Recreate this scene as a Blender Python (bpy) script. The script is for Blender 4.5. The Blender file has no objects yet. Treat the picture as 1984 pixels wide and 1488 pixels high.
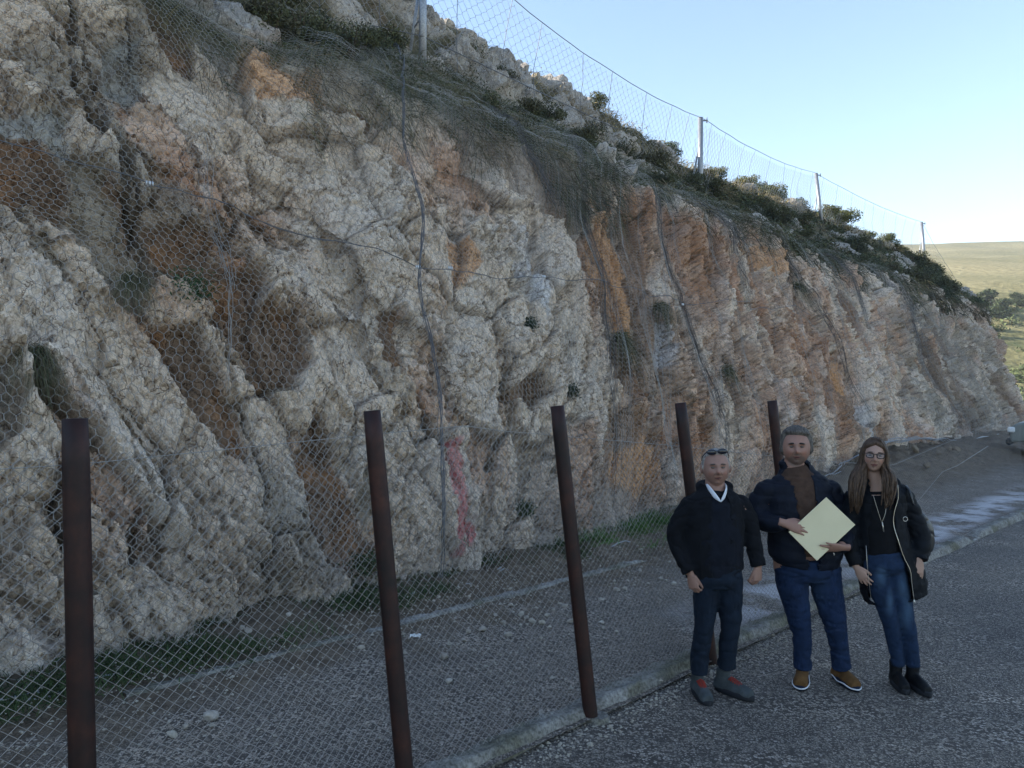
import bpy, bmesh, math, random, json
import numpy as np
from mathutils import Vector, Matrix
random.seed(7); rng=np.random.default_rng(7)
SC=bpy.context.scene; COL=SC.collection
# ---------------------------------------------------------------- camera, sky, sun, exposure
cd=bpy.data.cameras.new('camera'); cam=bpy.data.objects.new('camera',cd); COL.objects.link(cam)
cd.sensor_width=36; cd.lens=36*1500/1984; cd.clip_start=.05; cd.clip_end=6000
cam.location=(0,0,2.05); cam.rotation_euler=(math.radians(90+.305),0,0); SC.camera=cam
SUN_EL=math.radians(23); SUN_D=Vector((-.99,.12,0)).normalized()*math.cos(SUN_EL)+Vector((0,0,math.sin(SUN_EL)))
W=bpy.data.worlds.new('World'); SC.world=W; W.use_nodes=True
wn=W.node_tree; bg=wn.nodes['Background']; sky=wn.nodes.new('ShaderNodeTexSky'); sky.sky_type='NISHITA'
sky.sun_disc=False; sky.sun_elevation=SUN_EL; sky.sun_rotation=math.atan2(SUN_D.x,SUN_D.y)
sky.air_density=1.0; sky.dust_density=.05; sky.ozone_density=1.6
wn.links.new(sky.outputs[0],bg.inputs[0]); bg.inputs[1].default_value=.12
sl=bpy.data.lights.new('sun','SUN'); sl.energy=5.0; sl.angle=math.radians(.53); sl.color=(1,.93,.82)
so=bpy.data.objects.new('sun',sl); COL.objects.link(so); so.rotation_euler=SUN_D.to_track_quat('Z','Y').to_euler(); so.location=SUN_D*50
vs=SC.view_settings; SC.display_settings.display_device='sRGB'; vs.view_transform='Standard'; vs.look='None'; vs.exposure=1.58; vs.gamma=1; vs.use_curve_mapping=False
SC.cycles.max_bounces=5; SC.cycles.diffuse_bounces=3
# ---------------------------------------------------------------- helpers
def P(name,*rest): pass
def tag(o,label=None,cat=None,group=None,kind=None):
    if label: o['label']=label
    if cat: o['category']=cat
    if group: o['group']=group
    if kind: o['kind']=kind
    return o
def link(o,parent=None):
    COL.objects.link(o)
    if parent is not None: o.parent=parent
    return o
def empty(name,loc=(0,0,0),rz=0):
    o=bpy.data.objects.new(name,None); o.location=loc; o.rotation_euler=(0,0,rz); o.empty_display_size=.2; return link(o)
def mesh_np(name,V,F,mat=None,parent=None,smooth=False,cols=None):
    """V (n,3) array, F (m,k) array of equal-size faces"""
    V=np.asarray(V,np.float32); F=np.asarray(F,np.int32); me=bpy.data.meshes.new(name)
    me.vertices.add(len(V)); me.vertices.foreach_set('co',V.ravel())
    k=F.shape[1]; me.loops.add(F.size); me.loops.foreach_set('vertex_index',F.ravel())
    me.polygons.add(len(F)); me.polygons.foreach_set('loop_start',np.arange(0,F.size,k,dtype=np.int32))
    me.polygons.foreach_set('use_smooth',np.full(len(F),smooth))
    me.update(calc_edges=True)
    if cols is not None:
        a=me.color_attributes.new('Col','FLOAT_COLOR','POINT'); c=np.ones((len(V),4),np.float32); c[:,:3]=cols; a.data.foreach_set('color',c.ravel())
    if mat: me.materials.append(mat)
    return link(bpy.data.objects.new(name,me),parent)
def uvw(u,v,z):
    return np.stack([S2*(np.asarray(u)-v),S2*(np.asarray(u)+v),np.asarray(z)+0*np.asarray(u)],-1)
# --- numpy noise
def h32(a):
    a=a.astype(np.uint32); a^=a>>np.uint32(16); a*=np.uint32(0x7feb352d); a^=a>>np.uint32(15); a*=np.uint32(0x846ca68b); a^=a>>np.uint32(16); return a
def hsh(i,j,s): return h32(h32(i.astype(np.int64).astype(np.uint32)*np.uint32(73856093)+np.uint32(s*2654435&0xffffffff))^(j.astype(np.int64).astype(np.uint32)*np.uint32(19349663)))
def rnd(i,j,s): return hsh(i,j,s).astype(np.float64)/4294967295.
def perlin(x,y,s=0):
    xi=np.floor(x);yi=np.floor(y);xf=x-xi;yf=y-yi
    u=xf*xf*xf*(xf*(xf*6-15)+10);v=yf*yf*yf*(yf*(yf*6-15)+10)
    def g(i,j,dx,dy):
        a=rnd(i,j,s)*6.2831853; return np.cos(a)*dx+np.sin(a)*dy
    return ((g(xi,yi,xf,yf)*(1-u)+g(xi+1,yi,xf-1,yf)*u)*(1-v)+(g(xi,yi+1,xf,yf-1)*(1-u)+g(xi+1,yi+1,xf-1,yf-1)*u)*v)*1.5
def fbm(x,y,s=0,o=4,g=.5,ridge=False):
    t=0;a=1;n=0
    for k in range(o):
        p=perlin(x*2**k+17.3*k,y*2**k-9.1*k,s+k)
        if ridge: p=1-2*np.abs(p)
        t=t+a*p;n+=a;a*=g
    return t/n
def vor(x,y,s,jit=.9):
    xi=np.floor(x);yi=np.floor(y);f1=np.full(x.shape,9.);f2=np.full(x.shape,9.)
    ci=np.zeros(x.shape);cj=np.zeros(x.shape);dx=np.zeros(x.shape);dy=np.zeros(x.shape)
    for a in (-1,0,1):
        for b in (-1,0,1):
            i=xi+a;j=yi+b
            px=i+.5+jit*(rnd(i,j,s)-.5)-x;py=j+.5+jit*(rnd(i,j,s+1)-.5)-y
            d=px*px+py*py
            c=d<f1
            f2=np.where(c,f1,np.minimum(f2,d)); f1=np.where(c,d,f1)
            ci=np.where(c,i,ci);cj=np.where(c,j,cj);dx=np.where(c,-px,dx);dy=np.where(c,-py,dy)
    e=np.sqrt(f2)-np.sqrt(f1)
    R=[rnd(ci,cj,s+k) for k in (2,3,4,5)]
    return e,dx,dy,R
def sstep(a,b,x):
    t=np.clip((x-a)/(b-a),0,1); return t*t*(3-2*t)
def polyd(px,py,poly):
    """signed distance to polygon (negative inside)"""
    d=np.full(px.shape,1e9);ins=np.zeros(px.shape,bool);n=len(poly)
    for k in range(n):
        ax,ay=poly[k];bx,by=poly[(k+1)%n];ex,ey=bx-ax,by-ay
        t=np.clip(((px-ax)*ex+(py-ay)*ey)/(ex*ex+ey*ey+1e-9),0,1)
        d=np.minimum(d,np.hypot(px-ax-t*ex,py-ay-t*ey))
        c=((ay>py)!=(by>py))&(px<(bx-ax)*(py-ay)/((by-ay) if by!=ay else 1e-9)+ax); ins^=c
    return np.where(ins,-d,d)
def lined(px,py,L):
    d=np.full(px.shape,1e9)
    for (ax,ay),(bx,by) in zip(L[:-1],L[1:]):
        ex,ey=bx-ax,by-ay;t=np.clip(((px-ax)*ex+(py-ay)*ey)/(ex*ex+ey*ey+1e-9),0,1)
        d=np.minimum(d,np.hypot(px-ax-t*ex,py-ay-t*ey))
    return d
# --- materials
def mat(name,color=(.5,.5,.5),rough=.8,metal=0,build=None,spec=.3):
    m=bpy.data.materials.new(name); m.use_nodes=True; t=m.node_tree; b=t.nodes['Principled BSDF']
    b.inputs['Base Color'].default_value=(*color,1); b.inputs['Roughness'].default_value=rough; b.inputs['Metallic'].default_value=metal
    b.inputs['Specular IOR Level'].default_value=spec
    if build: build(t,b)
    return m
class N:
    def __init__(s,t): s.t=t
    def n(s,typ,**k):
        x=s.t.nodes.new('ShaderNode'+typ)
        for a,b in k.items():
            if a.startswith('i_'):
                key=a[2:]; key=int(key) if key.isdigit() else key.replace('_',' ')
                if hasattr(b,'is_output') or isinstance(b,bpy.types.NodeSocket): s.t.links.new(b,x.inputs[key])
                else: x.inputs[key].default_value=b
            else: setattr(x,a,b)
        return x
    def L(s,a,b): s.t.links.new(a,b)
    def co(s,scale=1,obj=False,stretch=(1,1,1),rot=(0,0,0)):
        g=s.n('TexCoord') if obj else s.n('NewGeometry')
        o=g.outputs['Object'] if obj else g.outputs['Position']
        m=s.n('Mapping'); m.inputs['Scale'].default_value=[scale*q for q in stretch]; m.inputs['Rotation'].default_value=rot
        s.L(o,m.inputs[0]); return m.outputs[0]
    def noise(s,vec,scale,detail=4,rough=.55,dist=0):
        x=s.n('TexNoise',i_Vector=vec); x.inputs['Scale'].default_value=scale; x.inputs['Detail'].default_value=detail; x.inputs['Roughness'].default_value=rough; x.inputs['Distortion'].default_value=dist
        return x.outputs['Fac']
    def ramp(s,fac,stops,interp='LINEAR'):
        x=s.n('ValToRGB'); r=x.color_ramp; r.interpolation=interp
        while len(r.elements)<len(stops): r.elements.new(.5)
        for e,(p,c) in zip(r.elements,stops):
            e.position=p; e.color=(*c,1) if len(c)==3 else c
        s.L(fac,x.inputs[0]); return x.outputs[0]
    def mix(s,a,b,f,typ='MIX'):
        x=s.n('Mix',data_type='RGBA',blend_type=typ)
        for v,k in ((f,0),(a,6),(b,7)):
            if isinstance(v,bpy.types.NodeSocket): s.L(v,x.inputs[k])
            elif k==0: x.inputs[0].default_value=v
            else: x.inputs[k].default_value=(*v,1)
        return x.outputs[2]
    def math(s,op,a,b=0,clamp=False):
        x=s.n('Math',operation=op,use_clamp=clamp)
        for v,k in ((a,0),(b,1)):
            if isinstance(v,bpy.types.NodeSocket): s.L(v,x.inputs[k])
            else: x.inputs[k].default_value=v
        return x.outputs[0]
    def bump(s,h,b,strength=.5,dist=.02,prev=None):
        x=s.n('Bump'); x.inputs['Strength'].default_value=strength; x.inputs['Distance'].default_value=dist; s.L(h,x.inputs['Height'])
        if prev: s.L(prev,x.inputs['Normal'])
        s.L(x.outputs[0],b.inputs['Normal']); return x.outputs[0]

# ---------------------------------------------------------------- cliff
FEAT=json.loads('''{"slabs":[["brown",[[1.43,4.82],[1.91,4.89],[2.18,4.53],[2.08,3.85],[1.41,4.29]]],["tan",[[2.21,4.77],[2.46,4.6],[2.56,4.19],[2.71,3.46],[2.66,2.98],[2.38,3.12],[2.16,4.0]]],["brown",[[2.46,4.55],[2.68,4.29],[2.76,4.05],[2.66,3.59],[2.48,3.92],[2.41,4.36]]],["brown",[[2.83,4.09],[3.19,4.22],[3.54,4.22],[3.46,3.78],[3.94,3.56],[3.79,3.08],[4.21,3.08],[4.19,2.52],[3.96,2.23],[3.64,2.3],[3.44,2.62],[3.24,2.93],[3.24,3.22],[2.96,3.37],[2.83,3.61]]],["brown",[[2.73,2.86],[3.06,2.81],[3.14,2.49],[3.31,2.11],[3.36,1.77],[3.31,1.6],[3.14,1.7],[3.01,1.99],[2.86,2.3],[2.68,2.59]]],["brown",[[4.06,1.99],[4.26,1.84],[4.36,1.53],[4.39,1.17],[4.51,0.73],[4.54,0.37],[4.26,0.17],[4.04,0.51],[3.89,1.07],[3.91,1.5]]],["brown",[[3.29,7.42],[3.86,8.03],[3.86,6.83],[3.81,6.42],[3.56,6.39],[3.34,6.66]]],["orange",[[4.66,7.6],[5.86,9.01],[5.04,6.93],[5.76,7.46],[5.69,6.69],[5.24,6.32],[4.86,6.27],[4.41,6.15],[4.41,6.73]]],["dark",[[4.01,8.5],[6.59,12.22],[5.21,8.77],[4.31,6.85],[4.01,6.93],[3.74,7.17]]],["grey",[[2.78,6.32],[3.16,6.66],[3.16,6.25],[3.06,5.72],[2.86,5.72],[2.71,6.0]]],["grey",[[1.53,5.13],[1.96,5.16],[2.26,5.21],[2.16,4.58],[1.91,4.89],[1.51,4.85]]],["brown",[[5.39,3.2],[5.64,3.2],[5.54,2.47],[5.31,2.62]]],["dark",[[5.56,2.21],[5.69,2.21],[5.66,1.67],[5.56,1.6],[5.51,1.96]]],["blue",[[8.64,5.21],[9.12,5.21],[8.74,3.95],[8.27,3.1],[8.14,3.37],[8.32,4.29]]],["blue",[[11.55,3.56],[11.85,3.34],[11.45,2.57],[11.15,2.62]]],["blue",[[20.17,2.01],[20.6,1.75],[20.33,0.95],[19.42,1.07]]],["orange",[[8.92,1.31],[10.02,1.45],[10.37,1.04],[9.52,0.61],[8.94,0.85]]],["brown",[[5.66,6.69],[6.39,6.85],[6.42,6.44],[5.99,6.22]]],["dark",[[1.26,2.45],[1.51,2.38],[1.51,1.82],[1.21,1.7]]],["dark",[[1.18,1.34],[1.58,1.29],[1.53,1.12],[1.36,0.95],[1.13,0.92]]],["orange",[[6.87,4.58],[7.19,4.55],[7.27,4.12],[6.64,3.59],[6.69,4.05]]],["orange",[[11.42,6.54],[12.0,6.54],[11.55,4.77],[10.52,2.69],[10.25,3.25],[10.52,4.85]]],["orange",[[17.66,6.35],[20.22,6.44],[20.01,5.69],[17.61,5.52]]],["orange",[[19.64,2.93],[20.49,2.66],[19.69,1.89],[19.15,2.25]]],["tan",[[4.49,1.12],[4.71,1.45],[4.71,1.14],[4.56,0.78]]],["brown",[[6.82,2.13],[7.82,2.47],[7.92,2.18],[7.34,1.92]]],["tan",[[1.78,3.71],[1.96,3.78],[2.06,3.44],[1.98,3.12],[1.86,3.34]]],["white",[[3.46,6.3],[3.86,6.22],[3.91,5.43],[3.56,4.87],[3.54,4.14],[3.46,4.85],[3.39,5.55]]],["white",[[4.84,5.18],[5.79,5.64],[5.91,4.26],[5.51,3.71],[5.04,4.33]]],["white",[[1.53,3.08],[1.96,3.25],[2.03,2.47],[1.66,2.3],[1.48,2.66]]],["white",[[8.62,7.39],[8.89,6.63],[8.97,5.57],[8.49,3.9],[8.29,4.75],[8.24,6.08]]]],"red":[[5.66,1.19],[5.71,1.19],[5.64,0.8],[5.64,0.58],[5.71,0.39],[5.76,0.32],[5.66,0.17],[5.59,0.24],[5.54,0.37],[5.44,0.1],[5.46,0.44],[5.54,0.9]],"cracks":[[[2.48,6.97],[2.48,6.25],[2.61,5.76],[2.58,5.23],[2.71,4.68],[2.78,4.24],[2.76,3.85]],[[2.76,3.78],[2.81,3.34],[2.98,3.25]],[[6.64,2.01],[6.89,1.75],[6.57,1.5],[6.44,1.31]],[[5.64,2.13],[5.66,1.62]],[[7.04,3.37],[7.29,2.59],[6.77,2.01]],[[2.28,6.22],[2.46,5.38],[2.61,4.82],[2.71,3.97],[2.73,3.22]],[[3.19,3.2],[3.24,2.93],[3.36,2.55],[3.61,2.28],[3.94,2.21]],[[2.28,1.92],[2.46,1.53],[2.61,1.34]],[[2.28,1.17],[2.23,0.85]],[[1.71,1.67],[1.76,1.26],[1.81,0.68]]]}''')
S2=0.70710678
# stations: u, then control points (v,z): below, foot, mid, lip, fence, crest, back1, back2
ST=np.array([
 [-12,[(6.2,-.6),(6.05,0),(7.6,3.3),(9.2,6.5),(13.4,9.3),(15.8,12.2),(26,13.2),(60,14)]],
 [0,[(6.3,-.6),(6.15,0),(7.7,3.3),(9.3,6.5),(13.6,9.25),(16,12.2),(26,13),(60,14)]],
 [6,[(6.45,-.6),(6.3,0),(7.7,3.3),(9.4,6.45),(13.6,9.2),(15.8,12.2),(26,13),(60,14)]],
 [11,[(6.75,-.6),(6.6,0),(8.0,3.3),(9.7,6.3),(13.7,9.2),(16,11.7),(26,12.7),(60,13.6)]],
 [20,[(7.15,-.6),(7.0,0),(8.6,3.3),(10.4,6.2),(15,9.1),(16.6,11.5),(26,12),(60,13)]],
 [27,[(7.6,-.6),(7.45,0),(9.2,3.3),(11,6.2),(15.6,9.2),(17.3,11.0),(27,11.5),(60,12.5)]],
 [42,[(8.8,-.6),(8.7,0),(10.6,3.5),(12.6,6.8),(18.1,10.9),(19.5,12.0),(28,12),(60,12)]],
 [58,[(9.8,-.6),(9.7,0),(11.6,3.5),(13.4,7.0),(17.3,10.3),(18.8,11.0),(28,11),(60,10)]],
 [95,[(9.8,-.6),(9.7,0),(11.6,3.5),(13.4,7.0),(17.3,10.3),(18.8,11.0),(28,10),(60,8)]],
],dtype=object)
UU=np.array([s[0] for s in ST],float); CP=np.array([s[1] for s in ST],float) # (n,8,2)
def base(u,r):
    """u, r arrays -> v,z ; r in 0..7"""
    u=np.asarray(u,float); r=np.clip(np.asarray(r,float),0,6.9999)
    k=np.floor(r).astype(int); f=r-k
    i=np.clip(np.searchsorted(UU,u)-1,0,len(UU)-2); g=np.clip((u-UU[i])/(UU[i+1]-UU[i]),0,1); g=g*g*(3-2*g)
    def P(k):
        return CP[i,k]*(1-g)[...,None]+CP[i+1,k]*g[...,None]
    p0=P(np.maximum(k-1,0));p1=P(k);p2=P(k+1);p3=P(np.minimum(k+2,7))
    f=f[...,None]
    lin=p1*(1-f)+p2*f
    h=.35
    m1=(p2-p0)*h;m2=(p3-p1)*h
    cr=(2*f**3-3*f**2+1)*p1+(f**3-2*f**2+f)*m1+(-2*f**3+3*f**2)*p2+(f**3-f**2)*m2
    q=lin*.5+cr*.5
    v=q[...,0];z=q[...,1]
    e=np.maximum(0,u-(42.5+1.6*np.clip(z,0,10.4)))
    v=v+1.4*(np.sqrt(e*e+4)-2)
    return v,z

TINT=[["g",[[1.58,6.52],[4.76,10.55],[3.31,6.73],[3.26,6.15],[3.24,5.23],[3.46,4.85],[3.61,4.22],[3.76,3.46],[3.21,2.81],[2.93,3.25],[2.66,2.93],[2.33,3.18],[2.08,3.66],[1.81,3.81],[1.36,3.71]]],["g",[[4.59,5.04],[5.11,4.87],[5.44,4.48],[5.49,3.85],[5.09,3.49],[4.71,3.9],[4.44,4.38]]],["r",[[12.11,6.59],[14.67,6.66],[20.01,6.8],[21.08,5.47],[21.13,2.98],[19.69,1.38],[16.81,1.7],[12.69,1.24],[9.8,1.09],[8.52,0.56],[8.22,1.21],[9.62,3.2]]],["g",[[29.25,6.44],[46.97,5.09],[42.11,1.26],[32.02,0.3],[24.17,1.24],[25.78,3.12]]],["g",[[3.24,2.01],[3.76,1.53],[4.26,0.41],[3.91,0.12],[3.09,0.22],[3.01,1.12]]]]
SS=np.array([-.6,0,3.6,7.2,12.2,15.5,25,60])
def base_s(u,s):
    return base(u,np.interp(s,SS,np.arange(8)))
def lowdisp(u,s):
    """large shape of the face, shared by rock, net and plants (metres outwards)"""
    face=sstep(-.3,1.2,s)*(1-sstep(6.6,8.5,s))
    d=.30*fbm(u*.33,s*.28,11,3)
    ja=jointA(u,s);wob=ja+.35*perlin(u*.4,s*.3,5)
    but=fbm(wob*.75,s*.07,21,3,.55,True)
    d=d+but*(.12+.30*sstep(7,13,u))*face
    big=fbm(ja*.8,s*.22,31,2,.5)
    d=d+.28*big*face
    slope=sstep(6.8,8.5,s)
    d=d+slope*(.35*fbm(u*.35,s*.35,41,3)+.25*fbm(u*1.1,s*1.1,43,3))*(1-.6*sstep(25,40,s))
    return d
def jointA(u,s):
    """coordinate that stays constant along a joint: the joints fan out, leaning left at the left and upright at the right"""
    u=np.asarray(u,float);sc=np.clip(s,0,9);A=u-.0*sc
    for _ in range(7):
        t=np.clip((A-2.2)/6.3,0,1);m=-.34+.80*t*t*(3-2*t);dm=.80*6*t*(1-t)/6.3
        A=A-(A+m*sc-u)/(1+dm*sc)
    return A
def normal_vz(u,s):
    v0,z0=base_s(u,s-.6);v1,z1=base_s(u,s+.6)
    dv=v1-v0;dz=z1-z0;l=np.hypot(dv,dz)+1e-6
    return -dz/l,dv/l
def surf(u,s,off=0.):
    """point on the large shape plus an offset outwards"""
    u=np.asarray(u,float);s=np.asarray(s,float)
    v,z=base_s(u,s);nv,nz=normal_vz(u,s);d=lowdisp(u,s)+off
    return uvw(u,v+nv*d,z+nz*d)
def cliff():
    us=[-12.];
    while us[-1]<92:
        u=us[-1]; d2=u*u+64
        st=min(max(1.42*d2/(8*775),.0185),.15)
        if u<0: st=max(st,.03 if u>-2 else .08)
        if u>62: st=.5
        us.append(u+st)
    us=np.array(us)
    ss=np.concatenate([np.arange(-.6,7.2,.0105*CLIFF_Q),np.arange(7.2,12.2,.017*CLIFF_Q),np.arange(12.2,16.5,.02*CLIFF_Q),np.linspace(16.6,60,34)])
    U,S=np.meshgrid(us,ss,indexing='ij')
    spc=np.interp(U,us,np.gradient(us))
    v,z=base_s(U,S);nv,nz=normal_vz(U,S);d=lowdisp(U,S)
    # joints dip steeply: a across, b along
    wx=.10*fbm(U*1.3,S*1.3,51,3);wy=.10*fbm(U*1.3,S*1.3,57,3)
    A=jointA(U,S)+wx;B=S+.12*U+wy
    face=sstep(-.5,.6,S)*(1-sstep(6.5,8.0,S+.8*fbm(U*.6,S*.3,61,3)))
    # authored slabs, stains and painted shade
    qx=U+.13*fbm(U*2.6,S*2.6,71,5,.62);qy=S+.15*fbm(U*2.6,S*2.6,77,5,.62)
    M={k:np.zeros(U.shape) for k in ('brown','tan','dark','orange','grey','blue','white')}
    sub=(U>-1)&(U<24)&(S>-.5)&(S<9)
    ii=np.where(sub)
    for kind,poly in FEAT['slabs']:
        sc=1. if poly[0][0]<7 else 1.6
        w=sstep(.035*sc,-.035*sc,polyd(qx[ii],qy[ii],poly))
        M[kind][ii]=np.maximum(M[kind][ii],w)
    smooth=np.maximum(np.maximum(M['brown'],M['tan']),np.maximum(M['dark'],M['grey']*.7))
    # procedural slabs further along the face and left of the picture
    e0,dx0,dy0,R0=vor(A*.62+3,B*.26,101)
    ps=((R0[3]>.80)&((U>6.5)|(U<.2)))*sstep(.04,.12,e0)*face
    smooth=np.maximum(smooth,ps*.8)
    rough=(1-.62*smooth)
    # blocks
    e1,dx1,dy1,R1=vor(A*1.9,B*.75,111)
    e2,dx2,dy2,R2=vor(A*4.6+.3*perlin(A*3,B*3,3),B*2.3,121)
    e3,dx3,dy3,R3=vor(A*11+.4*perlin(A*9,B*9,4),B*6.5,131)
    e4,dx4,dy4,R4=vor(A*25,B*17,141)
    fr=sstep(-.35,.35,fbm(U*.7,S*.7,151,3))      # more or less shattered
    f2=np.clip(1.7-spc*8,0.05,1);f3=np.clip(1.5-spc*13,0.0,1);f4=np.clip(1.5-spc*28,0,1);far=np.clip(spc*8-.3,0,1)
    def wedge(dx,dy,R,gx,gy):
        p1=dx*(R[1]-.5)*gx*2+dy*(R[2]-.5)*gy*2
        p2=dx*(R[2]-.65)*gx*1.6+dy*(R[0]-.6)*gy*1.6
        p3=dx*(R[3]-.3)*gx*1.6+dy*(.5-R[1])*gy*1.6
        return np.minimum(np.minimum(p1,p2),p3)
    b1=sstep(0,.07,e1);b2=sstep(0,.09,e2);b3=sstep(0,.14,e3)
    D=face*rough*(((R1[0]-.5)*.30+wedge(dx1,dy1,R1,.48,.26)+.05)*b1-.05*(1-b1)-.04*sstep(.06,.0,e1))
    D=D+face*rough*f2*(.55+.75*fr)*(((R2[0]-.5)*.12+wedge(dx2,dy2,R2,.25,.13)+.02)*b2-.02*(1-b2)-.02*sstep(.06,0,e2))
    D=D+face*(.15+.85*rough)*f3*(.5+.9*fr)*(((R3[0]-.5)*.055+wedge(dx3,dy3,R3,.13,.08)+.008)*b3-.018*(1-b3))
    D=D+face*(.2+.8*rough)*f4*((R4[0]-.5)*.018+wedge(dx4,dy4,R4,.05,.035))
    ef,dxf,dyf,Rf=vor(A*1.1+5,B*1.3,145)
    D=D+face*far*rough*(((Rf[0]-.5)*.22+wedge(dxf,dyf,Rf,.4,.3))*sstep(0,.2,ef)-.08*sstep(.12,0,ef)+.16*fbm(A*2.1,B*2.4,147,3,.6,True))
    D=D+face*.03*fbm(A*6,B*2,161,4,.6,True)
    D=D-.20*smooth*face+.035*smooth*(fbm(A*2.5,B*.8,171,3)+.5*(R2[0]-.5)*sstep(0,.05,e2))
    crk=np.zeros(U.shape)
    for c in FEAT['cracks']:
        w=np.zeros(U.shape);w[ii]=sstep(.05,.012,lined(qx[ii],qy[ii],c)-.012)
        crk=np.maximum(crk,w)
    D=D-.16*crk*face
    # upper slope: soil with outcrops
    slope=sstep(6.5,8.0,S)
    eo,dxo,dyo,Ro=vor((U+.15*S)*.8,S*.85,181)
    cr_=sstep(12.3,13.2,S)*(1-sstep(22,27,U))
    oc=((Ro[3]>.90-.32*cr_)*sstep(.03,.16,eo)+sstep(-.05,.2,fbm(U*.5,S*.5,185,3))*.8*cr_)*slope*(1-sstep(17,20,S))
    oc=np.clip(oc,0,1)
    D=D+oc*(.28+.25*(R1[0]-.5)+.16*(R2[0]-.5)+dx2*(R2[1]-.5)*.2+.05*(R3[0]-.5)-.06*sstep(.1,0,e2))
    D=D+slope*(.05*fbm(U*4,S*4,191,3))
    d=d+D
    if True:  # settle into the ground at the foot
        pass
    P3=uvw(U,v+nv*d,z+nz*d)
    # colours (the stone's own tones, with some shade painted in at the left)
    def c(*a): return np.array(a,float)
    def mixc(C,col,w): return C*(1-w[...,None])+col*w[...,None]
    C=np.ones(U.shape+(3,))*c(.60,.485,.375)
    C=mixc(C,c(.70,.60,.50),sstep(-.1,.5,fbm(U*1.1,S*.8,201,3)))
    C=mixc(C,c(.40,.31,.21),.55*sstep(.0,.55,fbm(A*1.3,B*.5,207,4)))
    C=C*(1+.30*(R2[0]-.5)+.30*(R3[1]-.5)+.22*(R1[3]-.5))[...,None]
    org=sstep(.0,.42,fbm(A*.9+4,B*.33,211,4)+.30*sstep(8,12,U)*(1-.6*sstep(22,34,U))-.12+.2*(R1[0]<.35))
    C=mixc(C,c(.33,.145,.062),.80*org*face*(.6+.4*R2[1]))
    gy=sstep(.05,.5,fbm(U*.8,S*.5,221,4))
    C=mixc(C,c(.34,.31,.27),.45*gy)
    C=mixc(C,c(.22,.19,.16),.45*sstep(20,44,U)+0*U)
    for kd,pl in TINT:  # top-left tint puts grey-brown stone and its shadow zones into the colour
        w=sstep(.25,-.25,polyd(U+.5*fbm(U*1.1,S*1.1,401,4),S+.5*fbm(U*1.1,S*1.1,407,4),pl))*face
        w=w*sstep(-.28,.15,fbm(A*1.7,B*.8,411,4))
        C=mixc(C,c(.23,.195,.15) if kd=='g' else c(.27,.135,.07),(.78 if kd=='g' else .55)*w)
    C=mixc(C,c(.115,.068,.040),.9*np.maximum(M['brown'],ps*.7))
    C=mixc(C,c(.27,.13,.055),.5*M['brown']*sstep(-.05,.3,fbm(U*2.2,S*1.6,231,3)))
    C=mixc(C,c(.20,.165,.12),.85*M['tan']); C=mixc(C,c(.085,.065,.05),.7*M['dark'])  # dark: brown rock, plus shade painted into the hollows at the left edge
    C=mixc(C,c(.46,.25,.12),.8*M['orange']); C=mixc(C,c(.22,.22,.20),.8*M['grey']); C=mixc(C,c(.42,.43,.45),.6*M['blue'])
    C=mixc(C,c(.70,.60,.50),.6*M['white']*(R2[2]*.5+.5))
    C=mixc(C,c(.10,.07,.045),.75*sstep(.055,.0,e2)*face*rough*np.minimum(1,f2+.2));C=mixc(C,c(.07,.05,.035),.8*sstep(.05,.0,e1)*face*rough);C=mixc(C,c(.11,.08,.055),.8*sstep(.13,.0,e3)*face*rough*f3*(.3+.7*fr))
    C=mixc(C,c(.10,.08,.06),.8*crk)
    # dirt splashed along the foot
    C=mixc(C,c(.22,.20,.18),.6*sstep(1.1,.0,S+.5*fbm(U*1.2,S,241,3)))
    soil=np.clip(slope*(1-oc),0,1)
    C=mixc(C,c(.075,.07,.04),.92*soil); C=mixc(C,c(.15,.10,.06),.5*soil*sstep(.1,.4,fbm(U*.9,S*.9,251,3)))
    C=mixc(C,c(.40,.38,.35),.8*oc)
    rm=np.zeros(U.shape);rm[ii]=sstep(.03,-.0,polyd(U[ii]+.04*fbm(U[ii]*6,S[ii]*6,5,2),(S[ii]-.22)*.88,FEAT['red']))
    C=mixc(C,c(.36,.025,.05),.6*rm)
    C=C*(1.42-.45*oc)[...,None];C=C*np.minimum(1,.74/np.maximum(C.max(-1),1e-3))[...,None];C=np.clip(C,.01,.8)
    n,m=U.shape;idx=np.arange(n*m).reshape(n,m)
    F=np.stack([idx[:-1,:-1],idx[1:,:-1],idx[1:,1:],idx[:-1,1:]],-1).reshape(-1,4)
    def build(t,b):
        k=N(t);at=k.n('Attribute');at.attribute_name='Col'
        p=k.co(1)
        n1=k.noise(p,14,6,.65);n2=k.noise(p,70,4,.7)
        ps0=k.co(1,stretch=(1,1,.6),rot=(0,.15,.78));nn_=k.n('TexNoise',i_Vector=p);nn_.inputs['Scale'].default_value=7;nn_.inputs['Detail'].default_value=4
        sv=k.n('VectorMath',operation='SCALE');k.L(nn_.outputs['Color'],sv.inputs[0]);sv.inputs['Scale'].default_value=.16;av=k.n('VectorMath',operation='ADD');k.L(ps0,av.inputs[0]);k.L(sv.outputs[0],av.inputs[1]);ps_=av.outputs[0]
        v1=k.n('TexVoronoi',feature='DISTANCE_TO_EDGE',i_Vector=ps_);v1.inputs['Scale'].default_value=10
        v2=k.n('TexVoronoi',feature='DISTANCE_TO_EDGE',i_Vector=ps_);v2.inputs['Scale'].default_value=27
        vc=k.n('TexVoronoi',i_Vector=ps_);vc.inputs['Scale'].default_value=17
        r=k.ramp(n1,[(.32,(.55,.50,.45)),(.48,(1,1,1)),(.70,(1.25,1.24,1.22))])
        c1=k.mix(at.outputs['Color'],r,.9,'MULTIPLY')
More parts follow.
